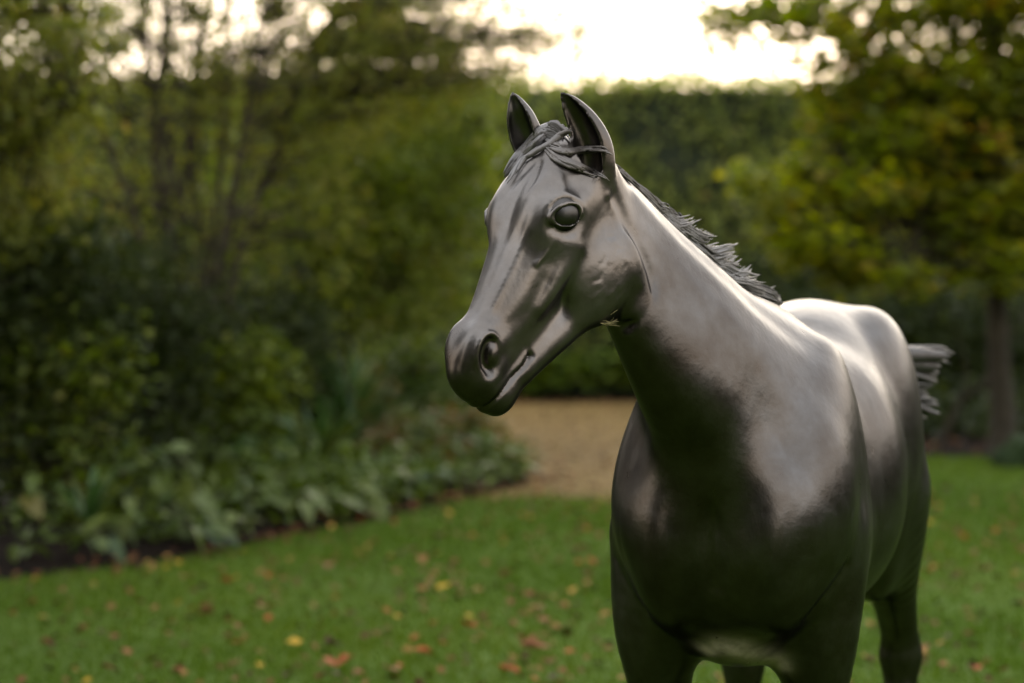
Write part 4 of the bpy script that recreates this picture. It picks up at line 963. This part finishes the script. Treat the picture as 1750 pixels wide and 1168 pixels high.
def fallen():
    rg = np.random.default_rng(91); k = 0; kinds = ['fall_rust'] * 5 + ['fall_brown'] * 6 + ['fall_tan'] * 3 + ['fall_yellow'] * 3 + ['fall_pink'] * 4 + ['fall_dark'] * 4
    def put(x, y, mn, s):
        nonlocal k
        o = bpy.data.objects.new('fallen_leaf', FL[mn, int(rg.integers(0, 4))]); scene.collection.objects.link(o); k += 1
        o.location = (x, y, .030); o.scale = (s, s, s * rg.uniform(.6, 1.2)); o.rotation_euler = (rg.normal(0, .22), rg.normal(0, .22), rg.uniform(0, 6.283))
        sz = 'small' if s < .045 else 'medium' if s < .054 else 'large'
        b = x / y; row = 'near' if y < 9.8 else 'middle' if y < 12 else 'far' if y < 15 else 'farthest'
        col = 'at the left' if b < -.135 else 'left of centre' if b < -.075 else 'in the centre' if b < -.02 else 'just left of the horse' if b < .08 else 'right of the horse'
        w = '%s %s fallen leaf on the %s grass %s' % (sz, WORDS[mn], row, col)
        tag(o, w, 'leaf', 'fallen leaves: ' + w.replace(' leaf', ' leaves'))
    for (x, y, mn, s) in [(1270 / 1.591, 800 + 452 / 1.591, 'fall_rust', .085), (808 / 1.591, 800 + 500 / 1.591, 'fall_yellow', .085), (648 / 1.591, 800 + 496 / 1.591, 'fall_rust', .075), (895 / 1.591, 800 + 500 / 1.591, 'fall_dark', .08),
            (1437 / 1.591, 800 + 510 / 1.591, 'fall_pink', .12), (910 / 1.591, 800 + 555 / 1.591, 'fall_rust', .11), (1212 / 1.591, 800 + 338 / 1.591, 'fall_yellow', .07), (1147 / 1.591, 800 + 263 / 1.591, 'fall_tan', .08), (362 / 1.591, 800 + 265 / 1.591, 'fall_tan', .07),
            (1160 / 1.591, 800 + 525 / 1.591, 'fall_rust', .085), (545 / 1.591, 800 + 415 / 1.591, 'fall_pink', .10), (890 / 1.591, 800 + 288 / 1.591, 'fall_pink', .10), (1060 / 1.591, 800 + 570 / 1.591, 'fall_pink', .09), (725 / 1.591, 800 + 400 / 1.591, 'fall_tan', .09)]:
        g = ground_at(x, y); put(g[0], g[1], mn, s)
    while k < 300:
        y = 8.6 + 9.6 * rg.uniform(0, 1); x = rg.uniform(-.225, .225) * y
        if inside(np.array([x]), np.array([y]), BED)[0] or (-.9 < x < 2.9 and y > 16.9): continue
        dens = .30 + .70 * np.interp(x / y, [-.21, -.1, .02, .06], [.25, .6, 1, 1])
        if abs(x / y - .10) < .055 and y < 12: continue                    # hidden behind the horse
        if rg.uniform() > dens: continue
        put(x, y, kinds[int(rg.integers(0, len(kinds)))], rg.uniform(.034, .062))
fallen()
def litter():
    rg = np.random.default_rng(93)
    P = np.concatenate([np.stack([rg.uniform(2.8, 6.5, 500), rg.uniform(20.4, 22.5, 500), rg.uniform(.02, .05, 500)], 1), np.stack([rg.uniform(-1.8, 2.6, 500), 28.0 + rg.uniform(0, .8, 500), rg.uniform(.02, .05, 500)], 1),
                        np.stack([rg.uniform(-.6, 2.6, 750), 16.6 + 11.5 * rg.uniform(0, 1, 750) ** 1.3, np.full(750, .03)], 1)])
    y_ = 8.6 + 9 * rg.uniform(0, 1, 1300); x_ = rg.uniform(-.21, .22, 1300) * y_; q_ = ~inside(x_, y_, BED); P = np.concatenate([P, np.stack([x_, y_, rg.uniform(.02, .035, 1300)], 1)[q_]])
    e = np.array(BED[1:10]); t = rg.uniform(0, len(e) - 1.01, 380); q = catmull(e, t) + rg.normal(0, .14, (380, 2)) + [.04, -.04]; P = np.concatenate([P, np.c_[q, rg.uniform(.02, .07, 380)]])
    v, f = leaves(P, .054, rg, .8, .7); k = NT('litter'); a = k.add('Attribute', attribute_name='tint').outputs['Fac']
    k.link(k.ramp(a, [(0, (.030, .014, .008)), (.5, (.080, .032, .014)), (.85, (.15, .070, .030)), (1, (.30, .18, .045))]), k.p.inputs['Base Color']); k.p.inputs['Roughness'].default_value = .8; k.p.inputs['Specular IOR Level'].default_value = .05
    tag(mesh_obj('leaf_litter', v, f, k.m, tint=np.repeat(rg.uniform(0, 1, len(P)), 4)), kind='stuff')
litter()
# ------------------------------------------------------------------ assemble the horse
VOX = .0036
v_, f_ = polygonise(horse_prims(), (-.4, 4.3, -.02), (1.5, 7.0, 2.15), VOX)
v_ = relax(v_, f_, 4)
horse = thing('horse_statue', 'dark bronze statue of a standing horse with ears pricked, on the lawn', 'statue', HORSE)
skin = Skin(v_, f_)
# paler, less metallic patch low on the breast between the fore legs
wr = np.zeros(len(v_)); rgw = np.random.default_rng(8)
for x, y, r in ((1212, 1112, .030), (1235, 1108, .040), (1262, 1112, .042), (1290, 1120, .038), (1318, 1128, .030), (1335, 1136, .022)):
    c = skin.hit(x, y); wr = np.maximum(wr, np.exp(-(((v_ - c) / (vec(1.2, 1.3, .95) * r)) ** 2).sum(1)))
hl = (v_ - HT) @ HM / HS                     # years of dust and handling leave the face duller than the body
nz = .5 + .5 * np.sin(hl[:, 0] * 31 + 2 * np.sin(hl[:, 1] * 23)) * np.sin(hl[:, 2] * 37 + hl[:, 1] * 19)
face = np.clip((hl[:, 0] + .02) / .06, 0, 1) * np.clip((.30 + hl[:, 1]) / .12, 0, 1) * np.clip((.56 - hl[:, 0]) / .16, 0, 1)
wr = np.maximum(wr, face * (.07 + .09 * nz))
mesh_obj('body', v_ - HORSE, f_, MAT['bronze'], horse, True, tint=wr)
for M_, n_ in zip(hair_locks(skin, NECK), ('mane', 'forelock', 'tail')): M_.build(n_, MAT['bronze_tail' if n_ == 'tail' else 'bronze_hair'], horse, HORSE)
for s in (-1, 1):
    c, n, e1, e2 = eye_frame(s)
    bm = bmesh.new(); bmesh.ops.create_uvsphere(bm, u_segments=40, v_segments=24, radius=EYE_R * .94)
    me = bpy.data.meshes.new('eye'); bm.to_mesh(me); bm.free(); me.shade_smooth(); me.materials.append(MAT['bronze_eye'])
    o = bpy.data.objects.new('eye', me); scene.collection.objects.link(o); o.parent = horse; o.location = c - HORSE
# wisps of dry grass caught under the jaw
hm = Mesh(); c0 = skin.hit(1038, 547, .004); rg = np.random.default_rng(4)
for i in range(9):
    d = unit(vec(rg.normal(0, 1), rg.normal(0, .5), rg.normal(-.08, .14))); L = rg.uniform(.012, .036); p = c0 + rg.normal(0, .004, 3)
    hm.lock([p - d * L, p + rg.normal(0, .003, 3), p + d * L + vec(0, 0, -.006)], .0006, .0006, (0, 1, .1), 4, m=6)
tag(hm.build('hay_wisp', MAT['hay'], None, c0), 'tiny wisp of dry grass stuck under the horse\'s jaw', 'grass wisp')
